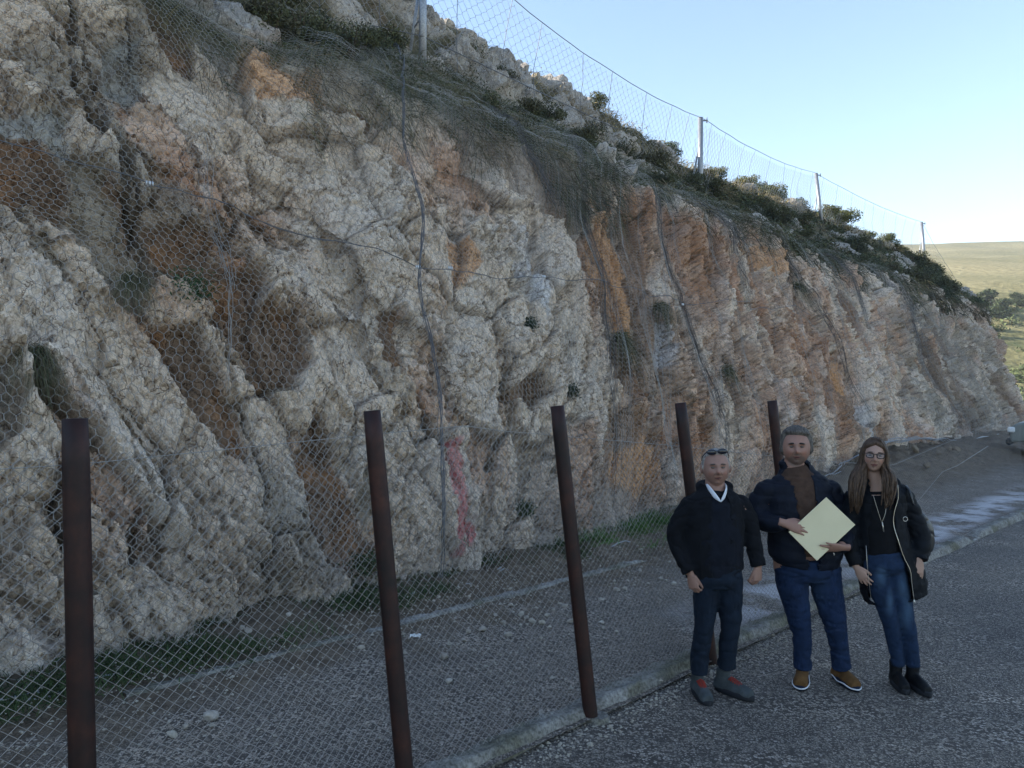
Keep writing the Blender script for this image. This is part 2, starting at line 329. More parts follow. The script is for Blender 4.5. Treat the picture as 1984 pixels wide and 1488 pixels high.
        r2=k.ramp(n2,[(.32,(.70,.69,.68)),(.5,(1,1,1)),(.7,(1.15,1.15,1.15))]); c2=k.mix(c1,r2,.7,'MULTIPLY')
        n4=k.noise(p,3.2,4,.6);cr=k.ramp(v1.outputs['Distance'],[(0,(.20,.16,.13)),(.03,(.75,.72,.7)),(.05,(1,1,1))]); c3=k.mix(c2,cr,k.ramp(n4,[(.38,(.1,.1,.1)),(.55,(.95,.95,.95))]),'MULTIPLY')
        cr2=k.ramp(v2.outputs['Distance'],[(0,(.35,.30,.26)),(.05,(1,1,1))]);c3=k.mix(c3,cr2,k.ramp(n1,[(.42,(0,0,0)),(.6,(.8,.8,.8))]),'MULTIPLY')
        k.L(c3,b.inputs['Base Color'])
        hh=k.math('ADD',k.math('MULTIPLY',k.math('MINIMUM',v1.outputs['Distance'],.07),3.5),k.math('MULTIPLY',k.math('MINIMUM',v2.outputs['Distance'],.10),.8))
        hh=k.math('ADD',hh,k.math('ADD',n1,k.math('MULTIPLY',n2,.5)))
        k.bump(hh,b,1.0,.03)
    m_=mat('limestone',rough=.95,build=build,spec=.15)
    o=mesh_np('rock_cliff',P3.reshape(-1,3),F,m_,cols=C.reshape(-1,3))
    tag(o,'broken pale limestone road cutting with brown slabs and overgrown top','rock face',kind='structure')
    return o
CLIFF_Q=2.3
cliff()
# ---------------------------------------------------------------- ground
def grid_uv(us,vs):
    U,V=np.meshgrid(us,vs,indexing='ij');n,m=U.shape;idx=np.arange(n*m).reshape(n,m)
    return U,V,np.stack([idx[:-1,:-1],idx[1:,:-1],idx[1:,1:],idx[:-1,1:]],-1).reshape(-1,4)
def chips(k,p,scale,light,dark,amt):
    v=k.n('TexVoronoi',i_Vector=p);v.inputs['Scale'].default_value=scale
    e=k.n('TexVoronoi',feature='DISTANCE_TO_EDGE',i_Vector=p);e.inputs['Scale'].default_value=scale
    sep=k.n('SeparateColor');k.L(v.outputs['Color'],sep.inputs[0])
    isl=k.ramp(sep.outputs[0],[(amt-.12,(0,0,0)),(amt+.12,(1,1,1))])
    ed=k.ramp(e.outputs['Distance'],[(.04,(0,0,0)),(.12,(1,1,1))])
    f=k.math('MULTIPLY',isl,ed)
    tint=k.mix(light,(light[0]*.55,light[1]*.52,light[2]*.48),sep.outputs[1])
    return k.mix(dark,tint,f),f,sep.outputs[2]
def road_build(amt,dark,light,scale,powder=False):
    def build(t,b):
        k=N(t);p=k.co(1)
        w=k.noise(k.co(1),.55,4,.6);w2=k.noise(k.co(1),2.3,5,.6)
        col,f,r=chips(k,p,scale,light,dark,amt)
        col2,f2,_=chips(k,k.co(1.9),scale,light,dark,amt+.12)
        col=k.mix(col,col2,k.ramp(w2,[(.42,(0,0,0)),(.58,(1,1,1))]))
        col=k.mix(col,k.ramp(w,[(.3,(.72,.74,.78)),(.55,(1,1,1)),(.75,(1.25,1.22,1.15))]),1,'MULTIPLY')
        if powder:
            sx=k.n('SeparateXYZ');g=k.n('NewGeometry');k.L(g.outputs['Position'],sx.inputs[0])
            vv=k.math('MULTIPLY',k.math('SUBTRACT',sx.outputs[1],sx.outputs[0]),.7071)
            uu=k.math('MULTIPLY',k.math('ADD',sx.outputs[1],sx.outputs[0]),.7071)
            band=k.math('MULTIPLY',k.ramp(k.math('DIVIDE',vv,10),[(.315,(0,0,0)),(.335,(1,1,1)),(.37,(1,1,1)),(.41,(0,0,0))]),k.ramp(k.math('DIVIDE',uu,100),[(.055,(0,0,0)),(.068,(.8,.8,.8)),(.09,(.35,.35,.35)),(.115,(1,1,1)),(.16,(1,1,1)),(.21,(0,0,0))]))
            pn=k.noise(k.co(1,stretch=(1,1,1)),1.6,5,.6)
            pf=k.math('MULTIPLY',band,k.ramp(pn,[(.43,(0,0,0)),(.54,(1,1,1))]))
            col=k.mix(col,(.60,.585,.60),k.math('MULTIPLY',pf,.8))
            soil=k.ramp(k.math('ADD',k.math('DIVIDE',vv,10),k.math('MULTIPLY',k.math('SUBTRACT',w2,.5),.22)),[(.46,(0,0,0)),(.53,(1,1,1))])
            sc=k.ramp(k.noise(k.co(1),9,6,.7),[(.3,(.045,.033,.022)),(.55,(.12,.088,.058)),(.75,(.25,.205,.15))])
            col=k.mix(col,sc,k.math('MULTIPLY',soil,.88))
        k.L(col,b.inputs['Base Color'])
        h=k.math('ADD',k.math('MULTIPLY',f,.6),k.math('MULTIPLY',k.noise(p,60,3,.6),.5))
        k.bump(h,b,.9,.01)
    return build
M_ROAD=mat('chip_seal_asphalt',rough=.85,build=road_build(.50,(.068,.058,.049),(.52,.46,.39),62),spec=.3)
M_SHOULDER=mat('worn_shoulder',rough=.9,build=road_build(.46,(.078,.066,.055),(.50,.43,.36),56,True),spec=.25)
def dirt_build(t,b):
    k=N(t);n=k.noise(k.co(1),.05,5,.6);n2=k.noise(k.co(1),1.5,6,.6)
    c=k.ramp(n,[(.35,(.24,.21,.14)),(.5,(.32,.28,.20)),(.65,(.38,.33,.24))]);c=k.mix(c,k.ramp(n2,[(.3,(.6,.6,.6)),(.7,(1.3,1.3,1.3))]),.8,'MULTIPLY')
    k.L(c,b.inputs['Base Color'])
M_DIRT=mat('dry_earth',rough=.95,build=dirt_build,spec=.1)
def ground():
    # large sheet
    xs=np.concatenate([[-3000,-600,-200],np.linspace(-100,100,9),[200,600,3000]])
    U,V,F=grid_uv(xs,xs)
    tag(mesh_np('ground',np.stack([U.ravel(),V.ravel(),0*U.ravel()-.05],-1),F,M_DIRT),'dry earth stretching away from the road',kind='structure')
    us=np.concatenate([np.linspace(-70,-4,20),np.arange(-3.6,16,.18),np.linspace(16.5,110,90)]);vs_=np.concatenate([[-9,-7.5,-6,-4.5,-3,-1.5],np.linspace(0,3.08,16)])
    U,V,F=grid_uv(us,vs_)
    z=.012*fbm(U*.5,V*.5,301,2)+0*U
    P3=uvw(U,V,z)
    tag(mesh_np('road',P3.reshape(-1,3),F,M_ROAD,smooth=True),'grey chip-seal asphalt road running past the cliff',kind='structure')
    us=np.concatenate([np.linspace(-30,-3,40),np.arange(-2.9,14,.065),np.arange(14,24,.12),np.linspace(24.2,95,160)]);vs_=np.concatenate([np.arange(3.0,8.0,.065),np.linspace(8.1,16,20)])
    U,V,F=grid_uv(us,vs_)
    pile=.3*np.exp(-((U-20)/6.5)**2-((V-6.7)/1.1)**2)+.3*np.exp(-((U-30)/9)**2-((V-7.6)/1.3)**2)
    rise=sstep(5.3,6.6,V+.25*fbm(U*.8,V*.8,305,3))
    z=.03+.03*fbm(U*.6,V*.9,311,3)+rise*(.10+.13*fbm(U*1.3,V*1.6,321,4)+.03*fbm(U*6,V*6,323,3))+pile*(1+.7*fbm(U*1.5,V*1.5,331,5)+.15*fbm(U*5,V*5,337,3))+.012*fbm(U*5,V*5,333,3)*sstep(4.4,5.2,V)-.3*sstep(7.5,11,V)*0
    tag(mesh_np('verge',uvw(U,V,z).reshape(-1,3),F,M_SHOULDER,smooth=True),'gravelly shoulder and brown soil between kerb and cliff foot',kind='structure')
ground()
def conc_build(t,b):
    k=N(t);n=k.noise(k.co(1),6,6,.65);n2=k.noise(k.co(1),45,4,.7);mo=k.noise(k.co(1),2.2,4,.6)
    c=k.ramp(n,[(.3,(.13,.12,.105)),(.55,(.24,.23,.21)),(.75,(.34,.33,.31))])
    c=k.mix(c,(.10,.095,.06),k.ramp(mo,[(.48,(0,0,0)),(.62,(.75,.75,.75))]))
    c=k.mix(c,k.ramp(n2,[(.38,(.5,.5,.5)),(.6,(1.25,1.25,1.25))]),.9,'MULTIPLY');k.L(c,b.inputs['Base Color']);k.bump(k.math('ADD',n,k.math('MULTIPLY',n2,.6)),b,.6,.02)
M_CONC=mat('old_concrete',rough=.92,build=conc_build,spec=.2)
def kerb(name,u0,u1,vc,w,h,seed,label,brk):
    us=np.arange(u0,u1,.045);a=np.linspace(0,1,13)
    U,A=np.meshgrid(us,a,indexing='ij')
    vv=vc(U)+(A-.5)*w*(1+.25*fbm(U*.9,0*U,seed,3))+.03*fbm(U*2.2,A*2,seed+3,3)+.02*fbm(U*9,A*2,seed+13,3)
    br=sstep(.1,.45,fbm(U*.8,0*U+3.3,seed+5,3))*brk
    prof=np.minimum(1,np.minimum(A,1-A)*4.5)**.7
    z=-.02+(h*(1-.85*br)+.02)*prof+(.016*fbm(U*5,A*3,seed+7,3)+.016*fbm(U*14,A*5,seed+9,3))*prof
    idx=np.arange(U.size).reshape(U.shape);F=np.stack([idx[:-1,:-1],idx[1:,:-1],idx[1:,1:],idx[:-1,1:]],-1).reshape(-1,4)
    o=mesh_np(name,uvw(U,vv,z).reshape(-1,3),F,M_CONC,smooth=True);tag(o,label,'kerb',kind='structure')
kerb('kerb',-6,40,lambda u:3.13-.05*sstep(7,11,u)-.012*np.maximum(u-9,0),.20,.085,401,'low crumbling concrete kerb along the road edge under the posts',1.0)
kerb('inner_kerb',1.8,11,lambda u:5.42-.01*u,.12,.05,431,'half buried concrete edging strip near the cliff foot',1.5)
# ---------------------------------------------------------------- far hills
def haze():
    V=[(x,y,z) for x in (-1500,1500) for y in (-300,1500) for z in (-1.2,175)];F=[(0,1,3,2),(4,6,7,5),(0,4,5,1),(2,3,7,6),(0,2,6,4),(1,5,7,3)]
    me=bpy.data.meshes.new('haze');me.from_pydata(V,[],F);o=link(bpy.data.objects.new('haze',me));tag(o,'thin pale air haze over the valley','haze',kind='stuff')
    m=bpy.data.materials.new('haze');m.use_nodes=True;t=m.node_tree;t.nodes.clear();ou=t.nodes.new('ShaderNodeOutputMaterial');v=t.nodes.new('ShaderNodeVolumePrincipled');v.inputs['Color'].default_value=(.93,.95,1,1);v.inputs['Density'].default_value=.00035;t.links.new(v.outputs[0],ou.inputs['Volume']);me.materials.append(m)
haze()
def hills():
    def hb(t,b):
        k=N(t);n=k.noise(k.co(1),.012,6,.6);n2=k.noise(k.co(1),.12,5,.65);n3=k.noise(k.co(1),.6,4,.7)
        c=k.ramp(n,[(.35,(.17,.155,.07)),(.5,(.235,.205,.10)),(.65,(.31,.26,.14))])
        sp=k.n('SeparateXYZ');gg_=k.n('NewGeometry');k.L(gg_.outputs['Position'],sp.inputs[0]);hz=k.ramp(k.math('DIVIDE',sp.outputs[2],100),[(.10,(1,1,1)),(.26,(.10,.10,.10))])
        c=k.mix(c,(.06,.075,.03),k.math('MULTIPLY',hz,k.ramp(n2,[(.46,(0,0,0)),(.60,(.85,.85,.85))])))
        c=k.mix(c,k.ramp(n3,[(.35,(.55,.55,.5)),(.6,(1.2,1.2,1.2))]),.8,'MULTIPLY')
        c=k.mix(c,(.40,.38,.36),k.ramp(k.noise(k.co(1),.035,6,.7),[(.66,(0,0,0)),(.74,(.4,.4,.4))]))
        k.L(c,b.inputs['Base Color']);k.bump(n3,b,.6,1.)
    m=mat('grassy_hillside',rough=.95,build=hb,spec=.1)
    # near bank beyond the bend and the long hill behind
    xs=np.linspace(30,1400,180);ys=np.concatenate([np.linspace(75,200,60),np.linspace(205,1100,110)])
    X,Y,F=grid_uv(xs,ys)
    r=Y
    z=-1.5+sstep(85,200,r)*22+np.maximum(r-150,0)*.205
    
    z=z+9*fbm(X*.006,Y*.006,501,3)*sstep(120,300,r)+.7*fbm(X*.05,Y*.05,505,3)
    cap=118+6*perlin(X*.004,Y*0+.3,508); z=np.where(z>cap-10,cap-10+10*(1-np.exp(-(z-cap+10)/10)),z)
    tag(mesh_np('hill',np.stack([X.ravel(),Y.ravel(),z.ravel()],-1),F,m,smooth=True),'sunlit yellow-green hillside beyond the end of the cliff',kind='structure')
hills()
# ---------------------------------------------------------------- wires, nets and posts
def prisms(p0,p1,r,k=3):
    """thin k-sided wires between point arrays -> V,F"""
    p0=np.asarray(p0,float);p1=np.asarray(p1,float);n=len(p0);d=p1-p0;d/=np.linalg.norm(d,axis=1,keepdims=True)+1e-9
    up=np.where(np.abs(d[:,2:3])>.9,np.array([[1.,0,0]]),np.array([[0,0,1.]]))
    a=np.cross(d,up);a/=np.linalg.norm(a,axis=1,keepdims=True)+1e-9;b=np.cross(d,a)
    r=np.broadcast_to(np.asarray(r,float),(n,))[:,None]
    V=[];
    for q in (p0,p1):
        for j in range(k):
            t=2*math.pi*j/k;V.append(q+r*(a*math.cos(t)+b*math.sin(t)))
    V=np.stack(V,1).reshape(-1,3);o=(np.arange(n)*2*k)[:,None]
    F=np.concatenate([np.concatenate([o+j,o+(j+1)%k,o+k+(j+1)%k,o+k+j],1) for j in range(k)],0)
    return V,F
def tube(pts,r,k=6,cap=True):
    """closed-section tube along a polyline; r scalar or list"""
    pts=np.asarray(pts,float);n=len(pts);r=np.broadcast_to(np.asarray(r,float),(n,))
    T=np.gradient(pts,axis=0);T/=np.linalg.norm(T,axis=1,keepdims=True)+1e-9
    ref=np.array([0,0,1.]) if abs(T[:,2]).mean()<.8 else np.array([1.,0,0])
    A=np.cross(T,ref);A/=np.linalg.norm(A,axis=1,keepdims=True)+1e-9;B=np.cross(T,A)
    t=np.arange(k)*2*math.pi/k
    V=pts[:,None]+r[:,None,None]*(A[:,None]*np.cos(t)[None,:,None]+B[:,None]*np.sin(t)[None,:,None]);V=V.reshape(-1,3)
    F=[]
    for i in range(n-1):
        for j in range(k): F.append((i*k+j,i*k+(j+1)%k,(i+1)*k+(j+1)%k,(i+1)*k+j))
    if cap:
        V=np.vstack([V,pts[0],pts[-1]]);c=n*k
        for j in range(k): F.append((c,(j+1)%k,j,j));F.append((c+1,(n-1)*k+j,(n-1)*k+(j+1)%k,(n-1)*k+(j+1)%k))
    return V,F
def poly_obj(name,parts,m,parent=None,smooth=True):
    V=[];F=[];o=0
    for v,f in parts:
        V+= [tuple(x) for x in v];
        for q in f:
            q=[int(a)+o for a in q]; q2=[]
            for a in q:
                if a not in q2: q2.append(a)
            if len(q2)>2: F.append(q2)
        o+=len(v)
    me=bpy.data.meshes.new(name);me.from_pydata(V,[],F)
    me.polygons.foreach_set('use_smooth',[smooth]*len(F));me.update()
    if m: me.materials.append(m)
    return link(bpy.data.objects.new(name,me),parent)
def hexnet(us0,us1,ts0,ts1,w,h,fn,r,name,m,parent,ve=.55):
    """hexagonal mesh over a parameter patch; fn(u,t)->xyz"""
    nu=int((us1-us0)/w);nt=int((ts1-ts0)/h)
    I,J=np.meshgrid(np.arange(nu),np.arange(nt),indexing='ij');I=I.ravel();J=J.ravel()
    ox=np.where(J%2==0,0,w/2)
    ju=w*.10*(rnd(I,J,7)-.5);jt=h*.10*(rnd(I,J,8)-.5)
    top=(us0+I*w+ox+ju,ts0+J*h+h*ve+jt);bot=(us0+I*w+ox+ju,ts0+J*h+jt)
    T=fn(*top);B=fn(*bot)
    idx=-np.ones((nu+2,nt+2),int);idx[I,J]=np.arange(len(I))
    e0=[B];e1=[T]
    a=J<nt-1
    for k in (0,1):   # links from top to bottoms of next row
        ii=I+np.where(J%2==0,-1+k,k)
        ok=a&(ii>=0)&(ii<nu);t=idx[np.clip(ii,0,nu-1),np.minimum(J+1,nt-1)]
        e0.append(T[ok]);e1.append(B[t[ok]])
    rr=np.concatenate([np.full(len(B),r*1.35)]+[np.full(len(x),r) for x in e0[1:]])
    V,F=prisms(np.concatenate(e0),np.concatenate(e1),rr)
    return mesh_np(name,V,F,m,parent)
def zinc(t,b):
    k=N(t);n=k.noise(k.co(1),30,3,.6)
    k.L(k.ramp(n,[(.3,(.20,.21,.225)),(.7,(.36,.37,.39))]),b.inputs['Base Color'])
M_ZINC=mat('galvanised_steel',rough=.45,metal=.55,build=zinc)
M_WIRE=mat('netting_wire',(.30,.29,.27),rough=.5,metal=.3)
M_LINK=mat('chain_link_wire',(.29,.265,.235),rough=.5,metal=.3)
M_CABLE=mat('dark_steel_cable',(.13,.13,.135),rough=.45,metal=.5)
M_ROOT=mat('tangled_netting',(.11,.10,.095),rough=.8,metal=.1)
def netoff(u,s):
    face=sstep(-.1,.9,s)
    return (.10+.15*face*(1-.35*sstep(6.5,8,s)))+.07*fbm(u*.9,s*.9,601,3)
def netp(u,s,extra=0.):
    uw=u+.07*fbm(u*.8,s*.8,611,3);sw=s+.08*fbm(u*.8,s*.8,617,3)
    return surf(uw,sw,netoff(u,s)+extra)
def netting():
    e=empty('rock_netting',(0,0,0));tag(e,'wide drape of hexagonal steel netting hung down the whole rock face','netting')
    hexnet(-1.2,13.5,.02,8.6,.088,.072,netp,.0019,'hexagonal_mesh',M_WIRE,e)
    hexnet(13.5,38,.02,12.1,.16,.13,netp,.0018,'hexagonal_mesh',M_WIRE,e)
    hexnet(3.0,13.5,8.6,12.2,.15,.12,netp,.0014,'hexagonal_mesh',M_WIRE,e)
    def along(pts,n,extra=.02,jit=.0,seed=0):
        pts=np.array(pts,float);t=np.linspace(0,len(pts)-1,n);k=np.arange(len(pts))
        u=np.interp(t,k,pts[:,0]);s=np.interp(t,k,pts[:,1])
        u=u+jit*fbm(t*2.3,0*t+seed,seed+9,3);s=s+jit*fbm(t*2.3,0*t+seed+5,seed+19,3)
        return netp(u,s,extra)
    seam=[(9.5,12.0),(9.05,10.95),(8.0,8.9),(6.59,6.61),(6.34,5.55),(6.07,4.6),(5.76,3.61),(5.59,2.57),(5.39,1.7),(5.16,.85),(5.01,.05)]
    P=[tube(along(seam,90,.03+.01*j,.05,j*3),.0032+.001*(j%2),4) for j in range(6)]
    poly_obj('seam_rope',P,M_CABLE,e)
    cable=[(.2,4.62),(1.0,4.58),(1.41,4.51),(1.63,4.43),(2.23,4.31),(2.78,4.24),(3.24,4.22),(3.71,4.14),(4.51,3.95),(5.19,3.82),(5.74,3.61),(6.47,3.66),(8.22,3.83),(10.32,3.92),(12.27,3.83),(17.66,4.12),(26.68,4.46),(38,4.7)]
    poly_obj('support_cable',[tube(along(cable,170,.05),.0055,5),tube(along(cable[6:11],50,.055,.06,3),.0035,4)],M_CABLE,e)
    low=[(-1,.03),(1.08,.05),(2.28,.02),(3.44,.0),(4.99,.03),(6.04,.08),(7.34,.05),(9.05,.05),(10.37,.05),(14,.1),(17,.5),(20,.75),(26,.4),(40,.1)]
    P=[tube(along(low,140,.10+.05*j,.10,j*5),.009,5) for j in range(4)]
    poly_obj('bottom_cable',P,M_ZINC,e)
    for path,w in (([(10.4,9.2),(9.87,8.13),(9.32,6.42),(9.45,5.69),(9.42,5.28)],.16),([(11.9,8.6),(11.2,7.05),(10.3,5.01),(9.47,3.2),(8.77,1.89),(8.04,.3)],.09),([(13.4,7.2),(12.85,6.08),(12.37,3.9),(11.75,1.82),(11.5,.6)],.10),([(16.5,8),(16.1,6.4),(15.4,4.2)],.12),([(20.5,8),(20.2,6),(19.5,3.2),(19,1)],.14),([(26,8.2),(25.5,6),(24.8,4)],.2),([(31,8.4),(30.2,6),(29,3.),(28,.8)],.2),([(3.42,5.2),(3.34,4.02),(3.34,3.27),(3.26,2.49),(2.98,1.75)],.05)):
        P=[]
        for j in range(7 if w<.06 else 20 if w<.12 else 30):
            a=random.uniform(0,.35);b=random.uniform(.55,1)
            pts=np.array(path);t=np.linspace(a,b,26)*(len(pts)-1);kk=np.arange(len(pts))
            u=np.interp(t,kk,pts[:,0])+random.gauss(0,w)*np.linspace(1,.45,26)+.04*fbm(t*3,0*t+j,j,2);s=np.interp(t,kk,pts[:,1])
            P.append(tube(netp(u,s,random.uniform(-.04,.08)),.0028,3,False))
        poly_obj('gathered_fold',P,M_ROOT if w>=.09 else M_WIRE,e)
    # small bolts and plates holding cables
    for (u,s) in ((2.78,4.24),(5.74,3.61),(6.25,3.66),(8.22,3.83),(12.27,3.8),(5.01,.1),(7.3,.12),(2.45,.1)):
        p=netp(np.array([u]),np.array([s]),.06)[0];P=[]
        for a in (-.02,.02): P.append(tube([p+np.array([a,a,-.02]),p+np.array([a,a,.02])],.008,6))
        P.append(tube([p+np.array([.0,0,-.02]),p+np.array([.0,0,.02])],.012,6))
        poly_obj('cable_clamp',P,mat_get('bright_zinc'),e)
_mc={}
def mat_get(n):
    if n not in _mc: _mc[n]=mat(n,(.6,.61,.63),rough=.4,metal=.6)
    return _mc[n]
netting()
def barrier():
    e=empty('rockfall_barrier',tuple(surf(18.,12.2).tolist()));tag(e,'tall catch fence of grey posts and sagging hexagonal net along the cliff top','fence')
    o0=Vector(e.location)
    base_=[(10.9,13.75,9.2,3.4,0.,0),(25.5,15.5,9.15,3.05,0.,0),(42.6,18.2,10.95,3.05,-.35,0),(57.3,17.4,10.35,3.05,-.25,0)]
    tops=[];feet=[]
    for i,(u,v,z,h,lx,_) in enumerate(base_):
        b=uvw(u,v,z);t=b+np.array([lx,0,h]);b0=b-(t-b)/h*.5;feet.append(b);tops.append(t)
        r=.088 if i==0 else .095
        po=poly_obj('post',[tube([b0,t],r,16)],M_ZINC,e);po.location=-o0
        cap=poly_obj('cable_saddle',[tube([t+np.array([-.02,0,-.12]),t+np.array([.28,.02,-.10])],.03,8),tube([t+np.array([.24,0,-.2]),t+np.array([.24,0,.0])],.022,8)],M_ZINC,po)
        ft=b+np.array([-.42,.35,-.1 if i==0 else -.15]);mid=b+(t-b)*.72
        br=poly_obj('brace',[tube([ft,mid],.035,8),tube([ft+(mid-ft)*.45,b+(t-b)*.38],.02,6)],M_ZINC,e);br.location=-o0
        bp=poly_obj('base_plate',[tube([b+np.array([0,0,-.3]),b+np.array([0,0,.03])],.22,8)],M_CONC,e,False);bp.location=-o0
    ends=[(tops[0]+ (tops[0]-tops[1])*.30+np.array([0,0,.1]),feet[0]+(feet[0]-feet[1])*.3)]+list(zip(tops,feet))
    end2=(feet[3]+np.array([4.0,2.0,-1.6]),feet[3]+np.array([3.9,1.95,-1.7])); ends.append(end2)
    sag=[.3,.55,.30,.25,.25]
    def fn(u,t):   # u: 0..5 bay coordinate, t:0..1
        k=np.clip(np.floor(u).astype(int),0,4);f=u-k
        T=np.array([a for a,_ in ends]);Bm=np.array([b for _,b in ends]);sg=np.array(sag)
        f3=f[...,None]
        top=T[k]*(1-f3)+T[k+1]*f3;top[...,2]-=sg[k]*4*f*(1-f)
        bot=Bm[k]*(1-f3)+Bm[k+1]*f3
        bot[...,2]-=.15+.15*np.sin(f*9)
        p=bot+(top-bot)*t[...,None]
        bel=.35*np.sin(np.clip(t,0,1)*math.pi)+.10*fbm(u*6,t*3,701,2)
        p[...,0]-=bel*.7;p[...,1]+=bel*.7
        return p
    for a,b,w in ((0.,1.,.055),(1,2,.022),(2,3,.018),(3,4,.018),(4,4.97,.06)):
        n=hexnet(a,b+w*.5,0,1.02,w,.042 if a<2 else .047,lambda u,t:fn(np.clip(u,0,4.999),np.clip(t,0,1)),.0042 if a<2 else .006,'net_panel',M_WIRE,e,.25);n.location=-o0
    P=[];t=np.linspace(0,4.999,150);P.append(tube(fn(t,0*t+1)+np.array([0,0,.02]),.013,5));
    c=poly_obj('top_cable',P,M_ZINC,e);c.location=-o0
    P=[]
    for a,b,n in ((1,2,8),(2,3,9),(3,4,9),(0,1,2)):
        for j in range(n):
            f=a+(j+.6+random.uniform(-.2,.2))/n*(b-a);tt=np.linspace(1,.0,9)
            c=poly_obj('lacing_wire',[tube(fn(f+.02*np.sin(tt*3.)*random.uniform(-1,1.5)+0*tt,tt),.007,4,False)],M_CABLE,e);c.location=-o0
    P=[]
    for k in range(3):
        for dz in (.0,): P.append(tube([feet[k]+np.array([0,0,.4]),(feet[k]+feet[k+1])/2+np.array([-.3,.3,.1]),feet[k+1]+np.array([0,0,.3])],.012,5))
    P.append(tube([feet[0]+np.array([-3,-1,1.0]),feet[0]+np.array([.0,-.1,.75]),feet[0]+np.array([5,4.5,.2])],.012,5))
    c=poly_obj('lower_cable',P,M_CABLE,e);c.location=-o0
barrier()
# --- rusty posts with chain-link
def rust(t,b):
    k=N(t);n=k.noise(k.co(1),9,6,.65);n2=k.noise(k.co(1,stretch=(1,1,.15)),14,4,.6)
    c=k.ramp(n,[(.3,(.009,.0045,.004)),(.5,(.022,.007,.005)),(.7,(.045,.014,.008))]);c=k.mix(c,k.ramp(n2,[(.35,(.6,.6,.6)),(.65,(1.3,1.2,1.1))]),.8,'MULTIPLY')
    k.L(c,b.inputs['Base Color']);k.bump(n,b,.25,.004)
M_RUST=mat('rusty_painted_steel',rough=.62,build=rust,spec=.35)
def topz(u):
    return np.interp(u,[-2,.93,3.0,3.3,5.1,6.5,8,9.4,11,14,16],[1.78,1.77,1.84,1.80,1.62,1.46,1.30,1.17,1.30,1.55,1.6])
def chainlink():
    e=empty('roadside_fence',tuple(uvw(3.,3.05,0.).tolist()));tag(e,'leaning rust-brown tubular posts carrying grey chain-link along the kerb','fence')
    o0=Vector(e.location)
    for x,y,lx,r in ((-1.53,2.80,-.05,.0455),(-.496,3.795,-.19,.0445),(.504,4.782,-.225,.0445),(1.504,5.769,-.25,.0445),(2.504,6.756,-.235,.0445),(-2.6,1.78,-.05,.045)):
        g=np.array([x,y,-.15]);t=np.array([x+lx,y+.0,1.94])
        T=t-g;T/=np.linalg.norm(T);tt=np.linspace(0,1,14)
        V,F=tube([g+(t-g)*q for q in tt],[r]*13+[r*.93],20);V=np.array(V)
        po=poly_obj('post',[(V,F)],M_RUST,e);po.location=-o0
        if 4.5<y<5: 
            ft=poly_obj('concrete_footing',[tube([g+np.array([.02,0,.1]),g+np.array([.02,0,.185])],[.11,.07],9)],M_CONC,e,False);ft.location=-o0
    w,h=.056,.0485;us0,us1=-1.6,15.5
    nu=int((us1-us0)/w*2);nt=38*2
    I,J=np.meshgrid(np.arange(nu),np.arange(nt),indexing='ij')
    U=us0+I*w/2;lean=lambda u:np.interp(u,[-1,.9,2.3,3.7,5.1,6.5,9],[-.05,-.055,-.19,-.225,-.25,-.235,-.2])
    H=topz(U)+.03;zz=J/(nt-1.)
    Z=.05+zz*(H-.05)
    stretch=1+.0*U
    vv=3.085-.012*np.maximum(U-9,0)+.05*fbm(U*.8,Z*.9,801,3)+.10*np.sin(zz*math.pi)*sstep(7,10,U)+.05*np.exp(-zz*6)
    uu=U+.02*fbm(U*1.3,Z*2,811,2)
    X=uvw(uu,vv,Z);X[...,0]+=lean(U)*Z/1.94
    ok=((I+J)%2==0)
    a=ok[:-1,:-1];p0=[X[:-1,:-1][a]];p1=[X[1:,1:][a]]
    b=~ok[:-1,:-1];p0.append(X[:-1,1:][b]);p1.append(X[1:,:-1][b])
    V,F=prisms(np.concatenate(p0),np.concatenate(p1),np.interp(np.concatenate(p0)@np.array([S2,S2,0]),[0,7,10,15],[.0014,.0012,.0007,.0006]))
    m=mesh_np('chain_link_mesh',V,F,M_LINK,e);m.location=-o0
    u=np.linspace(-1.6,15.5,120);z=topz(u);p=uvw(u,3.10+.0*u-.012*np.maximum(u-9,0),z);p[:,0]+=lean(u)*z/1.94
    c=poly_obj('top_wire',[tube(p,.0018,4)],M_WIRE,e);c.location=-o0
    z=.06+0*u;p=uvw(u,3.11+.02*np.sin(u*2),z);c=poly_obj('bottom_wire',[tube(p,.002,4)],M_WIRE,e);c.location=-o0
    q=np.array([(9.6,3.3,.35),(10.3,3.4,.42),(10.8,3.35,.62),(11.2,3.2,.95),(11.5,3.1,1.02),(13,3.1,1.2)]);p=uvw(q[:,0],q[:,1],q[:,2])
    c=poly_obj('loose_wire',[tube(p,.003,4)],M_WIRE,e);c.location=-o0
chainlink()
